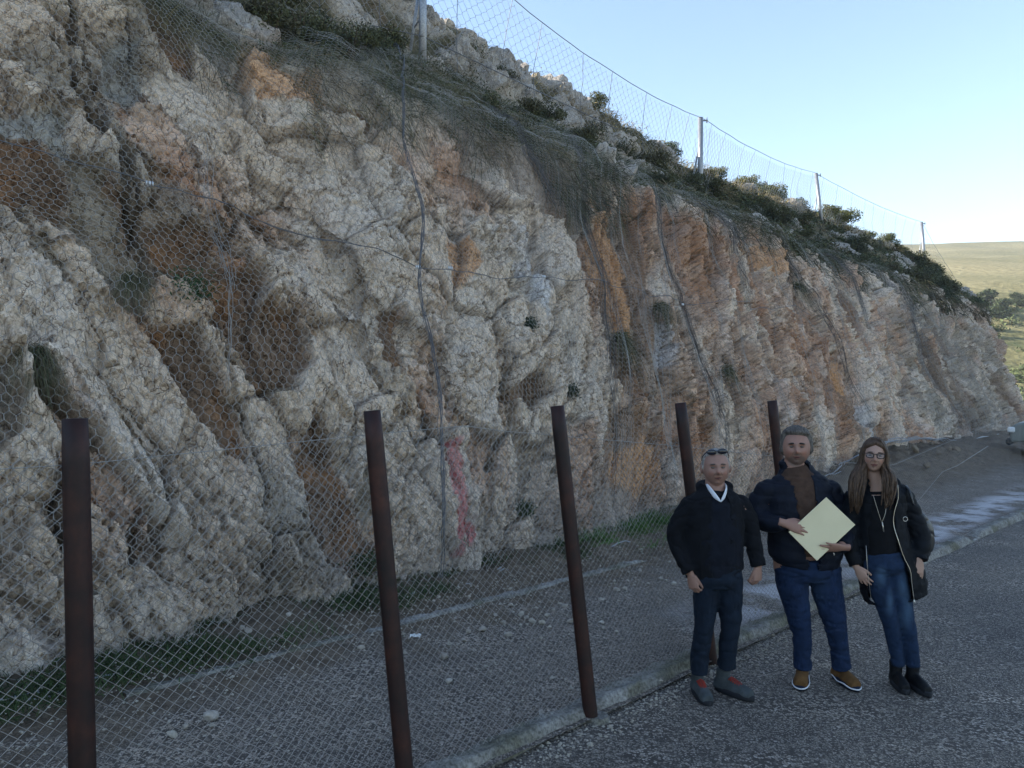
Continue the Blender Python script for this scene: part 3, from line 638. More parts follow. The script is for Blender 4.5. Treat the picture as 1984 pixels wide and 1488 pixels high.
# ---------------------------------------------------------------- plants
def leafmat(name,rough=.75):
    def b_(t,b):
        k=N(t);at=k.n('Attribute');at.attribute_name='Col';k.L(at.outputs['Color'],b.inputs['Base Color'])
    return mat(name,rough=rough,build=b_,spec=.2)
M_LEAF=leafmat('leaf_and_blade')
G=lambda *a:np.array(a,float)
PAL=[G(.05,.062,.028),G(.085,.088,.042),G(.24,.19,.105),G(.13,.105,.07),G(.062,.07,.045)]
def blades(roots,dirs,length,width,bend,cols,seg=3):
    """roots (n,3), dirs (n,3) unit start directions, bend: extra (n,3) added quadratically"""
    n=len(roots);d=dirs/np.linalg.norm(dirs,axis=1,keepdims=True)
    side=np.cross(d,rng.normal(size=(n,3)));side/=np.linalg.norm(side,axis=1,keepdims=True)+1e-9
    V=[]
    for i in range(seg+1):
        f=i/seg;c=roots+d*(length*f)[:,None]+bend*(f*f);w=(width*(1-.85*f))[:,None]*.5
        V+= [c-side*w,c+side*w]
    V=np.stack(V,1).reshape(-1,3);o=(np.arange(n)*2*(seg+1))[:,None]
    F=np.concatenate([np.concatenate([o+2*i,o+2*i+1,o+2*i+3,o+2*i+2],1) for i in range(seg)],0)
    C=np.repeat(cols[:,None],2*(seg+1),1).reshape(-1,3)
    return V,F,C
def leaves(cent,size,cols,elong=1.6):
    n=len(cent);a=rng.normal(size=(n,3));a/=np.linalg.norm(a,axis=1,keepdims=True);b=np.cross(a,rng.normal(size=(n,3)));b/=np.linalg.norm(b,axis=1,keepdims=True)
    s=size[:,None];V=np.stack([cent-a*s*elong,cent+b*s*.6,cent+a*s*elong,cent-b*s*.6],1).reshape(-1,3)
    F=np.arange(4*n).reshape(n,4);return V,F,np.repeat(cols[:,None],4,1).reshape(-1,3)
def join(L):
    V=[];F=[];C=[];o=0
    for v,f,c in L: V.append(v);F.append(f+o);C.append(c);o+=len(v)
    return np.concatenate(V),np.concatenate(F),np.concatenate(C)
def colpick(n,w,var=.25):
    k=rng.choice(len(PAL),n,p=np.array(w)/sum(w));c=np.array(PAL)[k];return c*(1+var*rng.normal(size=(n,1))).clip(.4,1.8)
DOWN=np.array([S2,-S2,0])   # outward from the slope
def slope_cover():
    L=[]
    # tufts of grass
    n=6900;u=np.concatenate([rng.uniform(-3,30,int(n*.62)),rng.uniform(30,62,n-int(n*.62))]);s=6.6+rng.beta(1.1,1.5,n)*9.5
    keep=(fbm(u*.7,s*.7,901,3)>-.33)&~((s<7.3)&(fbm(u*1.1,s*0,905,2)<-.1));u=u[keep];s=s[keep];n=len(u)
    straw=sstep(.0,.4,fbm(u*.35,s*.5,911,3)+.25*(s>13)-.02*(s<11));dark=sstep(-.1,.3,fbm(u*.4+9,s*.5,917,3))
    root=surf(u,s,.02)
    m=17;R=np.repeat(root,m,0)+rng.normal(size=(n*m,3))*.10;nn=n*m
    dist=np.repeat(np.clip(np.hypot(u,9+0*u)/14,.8,3),m)
    d=np.array([0,0,1.])*.8+DOWN*.55+rng.normal(size=(nn,3))*.55
    ln=rng.uniform(.16,.42,nn)*np.repeat(rng.uniform(.7,1.4,n),m)
    bend=np.array([0,0,-1.])*(ln*rng.uniform(.5,1.4,nn))[:,None]+DOWN*(ln*rng.uniform(0,.5,nn))[:,None]
    c=np.array([PAL[0]*.6+PAL[1]*.4]*n)*(1-straw)[:,None]+PAL[2]*straw[:,None];c=c*(1-.5*dark)[:,None]+PAL[4]*(.5*dark)[:,None]
    c=np.repeat(c*rng.uniform(.6,1.4,(n,1)),m,0)*rng.uniform(.6,1.5,(nn,1))
    L.append(blades(R,d,ln,.011*dist,bend,c,2))
    # low leafy scrub
    n=2000;u=np.concatenate([rng.uniform(-3,30,n//2),rng.uniform(30,60,n//2)]);s=rng.uniform(7.0,14.5,n);k=fbm(u*.6+3,s*.6,931,3)>.02;u=u[k];s=s[k];n=len(u)
    ctr=surf(u,s,.08);m=42;cc=np.repeat(ctr,m,0)+rng.normal(size=(n*m,3))*np.array([.17,.17,.11])
    col=np.repeat(colpick(n,[5,2,0,1,2]),m,0)*rng.uniform(.6,1.5,(n*m,1))
    L.append(leaves(cc,np.repeat(np.clip(np.hypot(u,9+0*u)/14,.8,2.6),m)*.022,col))
    # dry grass hanging over the lip
    n=950;u=np.concatenate([rng.uniform(4,12,int(n*.25)),rng.uniform(9,52,n-int(n*.25))]);s=rng.uniform(6.2,7.6,n)-.5*(fbm(u*.9,0*u,941,2)>.1)
    k=fbm(u*1.0,0*u+2,947,3)>.0;u=u[k];s=s[k];n=len(u);m=16
    R=np.repeat(surf(u,s,.10),m,0)+rng.normal(size=(n*m,3))*.13;nn=n*m;dist=np.repeat(np.clip(np.hypot(u,9+0*u)/14,.8,3),m)
    ln=rng.uniform(.3,.95,nn);d=DOWN*.5+np.array([0,0,-.5])+rng.normal(size=(nn,3))*.42+np.array([S2,S2,0])*.25
    c=np.repeat(colpick(n,[1,1,.7,4,3]),m,0)*rng.uniform(.6,1.4,(nn,1))
    L.append(blades(R,d,ln,.010*dist,np.array([0,0,-1.])*(ln*.5)[:,None]-DOWN*(ln*.22)[:,None],c,3))
    V,F,C=join(L);tag(mesh_np('slope_grass',V,F,M_LEAF,cols=C),'dark grass and low scrub covering the slope above the rock','grass',kind='stuff')
slope_cover()
def shrub_mesh(name,seed,n,rx,rz,pal,leaf,open_=0.):
    n=int(n*1.8);leaf*=.72
    r=np.random.default_rng(seed);L=[]
    # several lobes of twigs with leaves
    k=9;lc=r.normal(size=(k,3));lc/=np.linalg.norm(lc,axis=1,keepdims=True);lc=lc*r.uniform(.3,.75,(k,1))*np.array([rx,rx,rz])+np.array([0,0,rz*.75]);lc[:,2]=np.abs(lc[:,2])
    q=r.integers(0,k,n);d=r.normal(size=(n,3));d/=np.linalg.norm(d,axis=1,keepdims=True);rad=(r.uniform(0,1,n)**.35)[:,None]
    c=lc[q]+d*rad*np.array([rx,rx,rz])*r.uniform(.35,.55,(k,1))[q];c[:,2]=np.abs(c[:,2])
    base=np.array(pal)[r.integers(0,len(pal),k)][q]*r.uniform(.55,1.5,(n,1))
    V,F,C=leaves(c,np.full(n,leaf)*r.uniform(.6,1.4,n),base);me=mesh_np(name,V,F,M_LEAF,cols=C);d_=me.data;bpy.data.objects.remove(me);return d_
def stem_mesh(name,seed,rx,rz):
    r=np.random.default_rng(seed);V=[];F=[];o=0
    for i in range(9):
        a=r.uniform(0,6.28);e=np.array([math.cos(a)*rx*r.uniform(.2,.8),math.sin(a)*rx*r.uniform(.2,.8),rz*r.uniform(.7,1.5)])
        v,f=tube([np.array([0,0,-.15]),e*.45+r.normal(size=3)*.04,e],[.03,.018,.006],5);V.append(v);F+= [tuple(int(x)+o for x in q) for q in f];o+=len(v)
    me=bpy.data.meshes.new(name);me.from_pydata([tuple(x) for x in np.vstack(V)],[],[tuple(dict.fromkeys(q)) for q in F]);me.materials.append(M_BARK);return me
M_BARK=mat('bark',(.09,.07,.05),rough=.9)
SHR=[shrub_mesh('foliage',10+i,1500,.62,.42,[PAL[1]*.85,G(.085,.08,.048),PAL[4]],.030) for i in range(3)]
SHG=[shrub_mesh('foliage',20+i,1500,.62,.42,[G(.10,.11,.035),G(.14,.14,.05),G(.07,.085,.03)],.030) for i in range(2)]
STM=[stem_mesh('stem',5,.6,.45)]
def shrub(p,sc,meshes,label,group,cat='shrub',zs=1.):
    e=empty('shrub',tuple(p),random.uniform(0,6.28));e.scale=(sc,sc,sc*zs);tag(e,label,cat,group)
    link(bpy.data.objects.new('foliage',random.choice(meshes)),e);link(bpy.data.objects.new('stem',STM[0]),e);return e
slp=[(7.37,12.38,1.),(6.32,8.94,.9),(6.69,8.27,.8),(5.3,8.2,.8),(5.9,8.5,.7),(7.2,8.9,.75),(7.9,9.6,.8),(10.2,9.0,.7),(12.6,10.2,.85),(15.5,10.2,.9),(18.5,9.6,.9),(4.5,8.9,1.),(9.1,10.99,.9),(12.05,15.3,1.1),(11.6,15.1,1),(15.9,12.36,1.1),(18.67,13.0,1.1),(20.12,12.64,1.2),(21.82,12.2,1.3),(24.49,12.0,1.1),(25.67,10.52,1.2),(29.3,10.72,1.3),(29.57,9.57,1.2),(30.47,7.83,1.1),(34.8,7.6,1.2),(44.2,8.13,1.5),(46.,7.6,1.3),(38,9.5,1.5),(35,11,1.5),(17.2,11.2,1.),(14.2,9.6,.8),(14.5,13.4,.8),(23,11.2,1.2),(27,12.6,1.3),(32,12.3,1.4),(51,10.5,1.8),(40,7.3,1.3)]
ORD='first second third fourth fifth sixth seventh eighth ninth tenth eleventh twelfth thirteenth fourteenth fifteenth sixteenth seventeenth eighteenth nineteenth twentieth'.split();ORD+=['twenty-'+q for q in ORD[:9]]+['thirtieth','thirty-first']+['thirty-'+q for q in ORD[1:9]]
slp.sort(key=lambda q:float((lambda w:w[0]/w[1])(surf(np.array([q[0]]),np.array([q[1]]))[0])))
for i,(u,s,sc) in enumerate(slp):
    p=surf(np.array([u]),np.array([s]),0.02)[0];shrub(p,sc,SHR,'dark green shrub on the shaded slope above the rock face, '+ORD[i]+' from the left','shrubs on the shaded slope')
for i,(u,s,sc) in enumerate([(20.5,15.4,.9),(25.3,15.0,1.1),(28.8,14.7,1.0),(33.2,15.1,1.2),(36.67,15.0,1.5),(38.8,15.0,1.1),(41.6,14.9,1.2),(46.6,14.8,1.9),(45.2,15.0,1.4),(49.9,14.4,1.3),(52.6,14.3,1.5),(54.4,14.0,1.1),(56.2,13.6,1.)]):
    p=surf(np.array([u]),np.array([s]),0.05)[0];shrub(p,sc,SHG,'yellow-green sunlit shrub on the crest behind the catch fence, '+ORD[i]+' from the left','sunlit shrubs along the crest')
def crest_straw():
    n=900;u=rng.uniform(16,60,n);s=rng.uniform(13.0,17.5,n);m=22
    R=np.repeat(surf(u,s,.03),m,0)+rng.normal(size=(n*m,3))*.14;nn=n*m
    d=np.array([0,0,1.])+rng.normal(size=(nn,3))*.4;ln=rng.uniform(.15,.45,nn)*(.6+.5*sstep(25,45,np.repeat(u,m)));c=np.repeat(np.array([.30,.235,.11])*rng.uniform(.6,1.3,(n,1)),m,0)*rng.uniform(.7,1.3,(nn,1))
    V,F,C=blades(R,d,ln,np.full(nn,.028),np.array([.3,.1,-.5])*ln[:,None],c,2)
    tag(mesh_np('crest_grass',V,F,M_LEAF,cols=C),'straw-coloured dry grass lit by the sun on the crest','grass',kind='stuff')
crest_straw()
def tuft(u,s,n,ln,sp,pal,label,leafy=False,group=None,off=.12):
    p=surf(np.array([u]),np.array([s]),off)[0]
    if leafy:
        n=max(n*2,860)
        c=rng.normal(size=(n,3))*np.array([sp,sp,sp*.8])+np.array([0,0,-.02]);V,F,C=leaves(c,rng.uniform(.6,1.3,n)*.011,np.array(pal)[rng.integers(0,len(pal),n)]*rng.uniform(.6,1.5,(n,1)),2.0)
    else:
        R=rng.normal(size=(n,3))*np.array([.05,.05,.04]);d=DOWN*.5+np.array([0,0,.55])+rng.normal(size=(n,3))*np.array([.55,.35,.45]);l=rng.uniform(.5,1.1,n)*ln
        V,F,C=blades(R,d,l*.6,np.full(n,.0055 if u<8 else .012),np.array([0,0,-1.])*(l*.95)[:,None]+DOWN*(l*.1)[:,None],np.array(pal)[rng.integers(0,len(pal),n)]*rng.uniform(.5,1.6,(n,1)),5)
    o=mesh_np('grass_tuft' if not leafy else 'rock_plant',V,F,M_LEAF,cols=C);o.location=tuple(p);tag(o,label,'grass' if not leafy else 'plant',group)
DG=[G(.05,.06,.03),G(.09,.085,.045),G(.13,.11,.07)]
tuft(1.62,2.35,380,.62,.1,DG,'large drooping grass tuft at the left edge above the first rusty post')
tuft(2.50,3.15,330,.5,.1,DG,'long grass hanging from a ledge beside the leafy green plant')
tuft(3.02,3.15,520,.4,.10,[G(.03,.06,.025),G(.045,.08,.035)],'bright green leafy plant rooted in the brown crack at left',True)
tuft(10.0,3.0,360,.75,.1,DG,'grass tuft hanging mid-face above and right of the third post')
tuft(11.5,3.7,260,.6,.1,DG,'grass tuft hanging mid-face above the fourth post')
tuft(4.25,.45,260,.4,.07,[G(.03,.05,.02),G(.05,.06,.03)],'small dark bush against the rock foot left of the second post',True)
tuft(6.67,.75,160,.3,.05,[G(.03,.05,.02),G(.05,.07,.03)],'tiny green plant low on the white rock right of the red mark',True)
tuft(8.22,2.15,120,.3,.06,[G(.04,.05,.03)],'small grey-green plant in a crack of the white rock',True)
tuft(7.75,3.1,140,.3,.06,[G(.03,.05,.03)],'little green plant under the blue-grey streak on the face',True)
tuft(12.7,2.4,220,.5,.09,DG,'dry tuft hanging above the head of the left man')
tuft(19.6,5.2,160,.9,.16,DG,'dark tuft high on the far part of the face')
def weeds():
    L=[]
    n=2600;u=np.concatenate([rng.uniform(-2,6.3,1500),rng.uniform(6.3,11.5,900),rng.uniform(12,30,200)]);v=rng.uniform(5.35,6.6,n)
    dens=fbm(u*.8,v*1.2,951,3)+np.where(u<3.6,.25,0)+np.where((u>7.4)&(u<10.6)&(v>5.95),.6,0)-.05;k=dens>.08;u=u[k];v=v[k]+np.interp(u,[0,7,11,20,30],[0,.1,.35,.8,1.6])*.8;n=len(u);m=16
    R=np.repeat(uvw(u,v,0*u+.10),m,0)+rng.normal(size=(n*m,3))*np.array([.07,.07,.01]);nn=n*m
    d=np.array([0,0,1.])+rng.normal(size=(nn,3))*.6;tall=np.where((u>7.4)&(u<10.8),1.7,1.);ln=rng.uniform(.06,.20,nn)*np.repeat(tall,m)
    c=np.repeat(np.where(((u>7.4)&(u<10.8))[:,None],G(.06,.12,.03),G(.035,.055,.02))*rng.uniform(.6,1.5,(n,1)),m,0)*rng.uniform(.6,1.4,(nn,1))
    L.append(blades(R,d,ln,np.full(nn,.008),np.array([0,0,-.5])*ln[:,None]+rng.normal(size=(nn,3))*.02,c,2))
    V,F,C=join(L);tag(mesh_np('weeds',V,F,M_LEAF,cols=C),'green weeds and grass growing along the foot of the rock','weeds',kind='stuff')
weeds()
# scrub and trees on the far hillside
def hill_z(x,y):
    x=np.atleast_1d(np.array(x,float));y=np.atleast_1d(np.array(y,float));r=y
    z=-1.5+sstep(85,200,r)*22+np.maximum(r-150,0)*.205+9*fbm(x*.006,y*.006,501,3)*sstep(120,300,r)+.7*fbm(x*.05,y*.05,505,3)
    cap=118+6*perlin(x*.004,y*0+.3,508);return np.where(z>cap-10,cap-10+10*(1-np.exp(-(z-cap+10)/10)),z)
def hill_plants():
    n=620;y=rng.uniform(80,165,n)**1.;x=y*rng.uniform(.52,.80,n);k=(fbm(x*.05,y*.05,961,3)>-.1);x=x[k];y=y[k];n=len(x);z=hill_z(x,y)
    m=46;rad=np.repeat(rng.uniform(.5,1.7,n)*(y/160),m)[:,None];c=np.repeat(np.stack([x,y,z+.3],1),m,0)+rng.normal(size=(n*m,3))*rad*np.array([.6,.6,.35])
    col=np.repeat(np.array([G(.075,.09,.038)]*n)*rng.uniform(.6,1.9,(n,1)),m,0)*rng.uniform(.6,1.5,(n*m,1))
    V,F,C=leaves(c,np.repeat(y/160,m)*rng.uniform(.18,.4,n*m),col,1.2)
    tag(mesh_np('hillside_scrub',V,F,M_LEAF,cols=C),'scattered green scrub covering the lower hillside','scrub',kind='stuff')
    for px,py,sc,lab in ((1915,600,5.2,'round dark tree just right of the cliff end on the hillside'),(1942,612,4.6,'second round tree on the hillside, lower and further right'),(1970,590,3.4,'small dark tree near the right edge on the hillside'),(1905,640,2.6,'low grey-green bush below the round hillside tree'),(1925,655,3.0,'broad bush on the hillside under the two round trees')):
        rx=(px-992)/1500;rz=(752-py)/1500;yy=np.linspace(85,400,900);zz=hill_z(rx*yy,yy);g=np.where(zz>2.05+rz*yy)[0];i=g[0] if len(g) else 300
        e=empty('round_tree',(rx*yy[i],yy[i],float(zz[i])-.5),random.uniform(0,6));sc*=yy[i]/170;e.scale=(sc,sc,sc);tag(e,lab,'tree')
        link(bpy.data.objects.new('crown',TREEM),e);link(bpy.data.objects.new('trunk',STM[0]),e)
TREEM=shrub_mesh('crown',77,2200,.95,.62,[G(.035,.05,.022),G(.05,.065,.03)],.05)
hill_plants()
# ---------------------------------------------------------------- loose stones, litter, far fence, car
def stone_mesh(seed):
    bm=bmesh.new();bmesh.ops.create_icosphere(bm,subdivisions=2,radius=1);r=random.Random(seed)
    pl=[(Vector((r.gauss(0,1),r.gauss(0,1),r.gauss(0,1))).normalized(),r.uniform(.55,.85)) for _ in range(9)]
    for v in bm.verts:
        for n_,d in pl:
            q=v.co.dot(n_)
            if q>d: v.co-=n_*(q-d)
        v.co.x*=1.25;v.co.z*=.7
    me=bpy.data.meshes.new('stone');bm.to_mesh(me);bm.free();return me
def stb(t,b):
    k=N(t);oi=k.n('ObjectInfo');n=k.noise(k.co(1),25,5,.65)
    c=k.ramp(oi.outputs['Random'],[(0,(.40,.37,.31)),(.5,(.30,.27,.23)),(1,(.48,.45,.40))]);k.L(k.mix(c,k.ramp(n,[(.3,(.6,.58,.55)),(.7,(1.15,1.15,1.15))]),.9,'MULTIPLY'),b.inputs['Base Color']);k.bump(n,b,.5,.01)
M_STONE=mat('loose_limestone',rough=.92,build=stb,spec=.2)
ORD2=ORD[:20]+['twenty-'+q for q in ORD[:9]]+['thirtieth']+['thirty-'+q for q in ORD[:9]]+['fortieth']
STN=[stone_mesh(i) for i in range(6)]
for m_ in STN: m_.materials.append(M_STONE)
pts=[((x-992)/1500,(y-752)) for x,y in ((908,1232),(935,1228),(1010,1198),(1020,1205),(1032,1212),(1050,1215),(1060,1200),(1072,1190),(1085,1178),(1095,1183),(985,1238),(860,1282),(1105,1212),(1165,1170),(1195,1150),(1210,1148),(1228,1142),(1290,1132),(1305,1138),(1280,1128),(470,1250),(482,1256),(560,1222),(335,1435),(360,1420),(410,1400),(680,1075),(870,1330),(1050,1395),(1165,1215),(960,1200),(975,1215),(900,1250),(990,1180),(1045,1175),(1240,1112),(1345,1125),(1130,1180),(700,1265))]
pts.sort()
for i,(rx,dy) in enumerate(pts):
    Y=1500*2.05/dy;o=bpy.data.objects.new('stone',STN[i%6]);r=random.uniform(.016,.034)*(1.5 if i in(0,2,8,12) else 1)
    v=(Y-rx*Y)*.707;o.location=(rx*Y,Y,.045+(.1 if v>5.6 else 0));o.rotation_euler=(random.uniform(-.4,.4),random.uniform(-.4,.4),random.uniform(0,6));o.scale=(r,r,r);link(o)
    tag(o,'pale broken limestone lump on the gravel shoulder behind the chain-link, '+ORD2[i]+' from the left','stone','loose stones on the shoulder')
M_RUB=mat('earthy_rock',(.17,.135,.10),rough=.95)
RUB=[m.copy() for m in STN]
for m in RUB: m.materials[0]=M_RUB
def rubble():
    uu=sorted(random.gauss(21,6) for _ in range(34))
    for i in range(34):
        u=uu[i];v=np.interp(u,[0,11,20,30],[6.2,6.3,6.7,7.5])+random.gauss(0,.5);h=.14+.42*math.exp(-((u-20)/6.5)**2-((v-6.7)/1.1)**2)
        o=bpy.data.objects.new('rubble_stone',STN[i%6]);p=uvw(u,v,h);o.location=tuple(p);r=random.uniform(.04,.13);o.scale=(r,r,r*1.2);o.rotation_euler=(random.uniform(-1,1),random.uniform(-1,1),random.uniform(0,6));o.data=RUB[i%6];link(o);tag(o,'brownish rock on the earth bank at the cliff foot, '+ORD2[i]+' from the near end','stone','rubble on the earth bank')
rubble()
def gravel():
    n=5200;u=np.concatenate([rng.uniform(-2,9,3000),rng.uniform(-1,14,2200)]);v=np.concatenate([np.where(rng.uniform(size=3000)<.6,rng.normal(2.92,.07,3000),rng.uniform(3.25,5.3,3000)),rng.normal(5.5,.35,2200)])
    z=np.where(v<3.05,.006,np.where(v>5.3,.10+.02*rng.normal(size=n),.04));r=rng.uniform(.004,.014,n)*np.where(rng.uniform(size=n)<.05,1.8,1)
    c=uvw(u,v,z);T=np.array([[1,1,1],[1,-1,-1],[-1,1,-1],[-1,-1,1]],float)
    O=np.array([[1,0,0],[0,1,0],[-1,0,0],[0,-1,0],[0,0,.7],[0,0,-.7]],float)[None]*rng.uniform(.6,1.3,(n,6,1));a=rng.uniform(0,6.28,n);ca,sa=np.cos(a),np.sin(a)
    O=np.stack([O[...,0]*ca[:,None]-O[...,1]*sa[:,None],O[...,0]*sa[:,None]+O[...,1]*ca[:,None],O[...,2]],-1)*r[:,None,None]
    V=(c[:,None]+O).reshape(-1,3);f=np.array([[0,1,4],[1,2,4],[2,3,4],[3,0,4],[1,0,5],[2,1,5],[3,2,5],[0,3,5]]);F=(np.arange(n)*6)[:,None,None]+f[None]
    tag(mesh_np('gravel',V,F.reshape(-1,3),M_STONE),'loose pale gravel chips along both sides of the kerb','gravel',kind='stuff')
gravel()
def box(x0,x1,y0,y1,z0,z1):
    V=[(x,y,z) for x in (x0,x1) for y in (y0,y1) for z in (z0,z1)];F=[(0,1,3,2),(4,6,7,5),(0,4,5,1),(2,3,7,6),(0,2,6,4),(1,5,7,3)];return V,F
def litter():
    M=mat('crumpled_white_paper',(.62,.63,.62),rough=.7);rx=(805-992)/1500;Y=1500*2.05/(1248-752)
    V=[];F=[]
    for i in range(6):
        for j in range(4): V.append(((i/5-.5)*.085,(j/3-.5)*.06,.012+.02*abs(math.sin(i*1.9+j*2.3))))
    for i in range(5):
        for j in range(3): F.append((i*4+j,i*4+4+j,i*4+5+j,i*4+1+j))
    o=poly_obj('paper_scrap',[(V,F)],M,None,False);o.location=(rx*Y,Y,.05);md=o.modifiers.new('s','SOLIDIFY');md.thickness=.003;tag(o,'crumpled white paper scrap on the gravel right of the second post','litter')
litter()
def far_fence():
    e=empty('field_fence',(47,72,0));tag(e,'low wire fence on the sunlit bank beyond the end of the cliff','fence')
    M=mat('weathered_wood',(.16,.13,.09),rough=.9);y=72
    for i in range(9):
        x=-1.2+i*1.15;o=poly_obj('post',[tube([(x,0,-.4),(x+.03,0,1.35)],.055,7)],M,e)
    for z in (.5,.85,1.2): poly_obj('wire',[tube([(-1.2,0,z),(8.2,0,z)],.012,4)],M_CABLE,e)
far_fence()
# ---------------------------------------------------------------- people
def ell(pts,rad,k=20,xd=(1,0,0)):
    """closed loft of ellipses (a along xd, b across) along a mostly vertical line"""
    pts=np.asarray(pts,float);n=len(pts);T=np.gradient(pts,axis=0);T/=np.linalg.norm(T,axis=1,keepdims=True)
    xd=np.asarray(xd,float);A=xd-(T@xd)[:,None]*T;A/=np.linalg.norm(A,axis=1,keepdims=True);B=np.cross(T,A)
    t=np.arange(k)*2*math.pi/k;rad=np.array([(q,q) if np.isscalar(q) else q for q in rad],float)
    V=pts[:,None]+A[:,None]*np.cos(t)[None,:,None]*rad[:,0,None,None]+B[:,None]*np.sin(t)[None,:,None]*rad[:,1,None,None];V=V.reshape(-1,3)
    F=[(i*k+j,i*k+(j+1)%k,(i+1)*k+(j+1)%k,(i+1)*k+j) for i in range(n-1) for j in range(k)]
    V=np.vstack([V,pts[0],pts[-1]]);c=n*k
    for j in range(k): F.append((c,(j+1)%k,j));F.append((c+1,(n-1)*k+j,(n-1)*k+(j+1)%k))
    return V,F
def resample(pts,rad,m=14):
    pts=np.array(pts,float);rad=np.array([(q,q) if np.isscalar(q) else q for q in rad],float)
    t=np.linspace(0,len(pts)-1,m);k=np.arange(len(pts))
    def cr(P):
        i=np.clip(t.astype(int),0,len(P)-2);f=(t-i)[:,None];p0=P[np.maximum(i-1,0)];p1=P[i];p2=P[i+1];p3=P[np.minimum(i+2,len(P)-1)]
        return .5*(2*p1+(p2-p0)*f+(2*p0-5*p1+4*p2-p3)*f*f+(3*p1-p0-3*p2+p3)*f**3)
    return cr(pts),cr(rad)
def limb(pts,rad,m=14,k=16):
    p,r=resample(pts,rad,m);return ell(p,r,k) if abs((p[-1]-p[0])[0])<.8*np.linalg.norm(p[-1]-p[0]) else ell(p,r,k,(0,0,1))
def ball(c,r,k=14):
    c=np.array(c,float);r=np.array([r,r,r] if np.isscalar(r) else r,float);t=np.linspace(0,math.pi,9)[1:-1];pts=[];V=[];F=[]
    for a in t:
        for j in range(k):
            b=2*math.pi*j/k;V.append(c+r*np.array([math.sin(a)*math.cos(b),math.sin(a)*math.sin(b),math.cos(a)]))
    n=len(t);F=[(i*k+j,i*k+(j+1)%k,(i+1)*k+(j+1)%k,(i+1)*k+j) for i in range(n-1) for j in range(k)]
    V+=[c+r*np.array([0,0,1.]),c-r*np.array([0,0,1.])]
    for j in range(k): F.append((n*k,(j+1)%k,j));F.append((n*k+1,(n-1)*k+j,(n-1)*k+(j+1)%k))
    return np.array(V),F
def fuse(name,parts,voxel,m,parent,disp=None,smooth=3,ratio=1.,cut=None,thick=0.):
    tmp=poly_obj('tmp',parts,None);md=tmp.modifiers.new('r','REMESH');md.mode='VOXEL';md.voxel_size=voxel;md.use_smooth_shade=True
    if smooth: sm=tmp.modifiers.new('s','SMOOTH');sm.iterations=smooth;sm.factor=.5
    if ratio<1: d=tmp.modifiers.new('d','DECIMATE');d.ratio=ratio
    dg=bpy.context.evaluated_depsgraph_get();me=bpy.data.meshes.new_from_object(tmp.evaluated_get(dg));bpy.data.objects.remove(tmp)
    me.name=name;n=len(me.vertices);V=np.zeros(n*3,np.float32);me.vertices.foreach_get('co',V);V=V.reshape(-1,3).astype(float)
    if disp is not None:
        NN=np.zeros(n*3,np.float32);me.vertices.foreach_get('normal',NN);NN=NN.reshape(-1,3);V=V+NN*disp(V,NN)[:,None];me.vertices.foreach_set('co',V.astype(np.float32).ravel())
    if cut is not None:
        bm=bmesh.new();bm.from_mesh(me);bm.verts.ensure_lookup_table();mask=cut(V)
        bmesh.ops.delete(bm,geom=[v for v in bm.verts if mask[v.index]],context='VERTS')
        bm.to_mesh(me);bm.free()
    for p in me.polygons: p.use_smooth=True
    me.materials.clear();me.materials.append(m);me.update();o=link(bpy.data.objects.new(name,me),parent)
    if thick: s=o.modifiers.new('t','SOLIDIFY');s.thickness=thick;s.offset=-1
    return o
def n3(V,f,s=0):
    return (perlin(V[:,0]*f+V[:,1]*f*.7+3,V[:,2]*f,s)+perlin(V[:,1]*f+5,V[:,2]*f*1.1+V[:,0]*f*.3,s+3))*.5
def rotz(V,a,c=(0,0,0)):
    c=np.array(c,float);V=np.asarray(V,float)-c;ca,sa=math.cos(a),math.sin(a);return np.stack([V[:,0]*ca-V[:,1]*sa,V[:,0]*sa+V[:,1]*ca,V[:,2]],1)+c
M_LIP=mat('lip',(.20,.085,.07),rough=.5);M_FOLD=mat('skin_fold',(.13,.07,.055),rough=.7);M_MOUTH=mat('mouth_line',(.05,.02,.018),rough=.7)
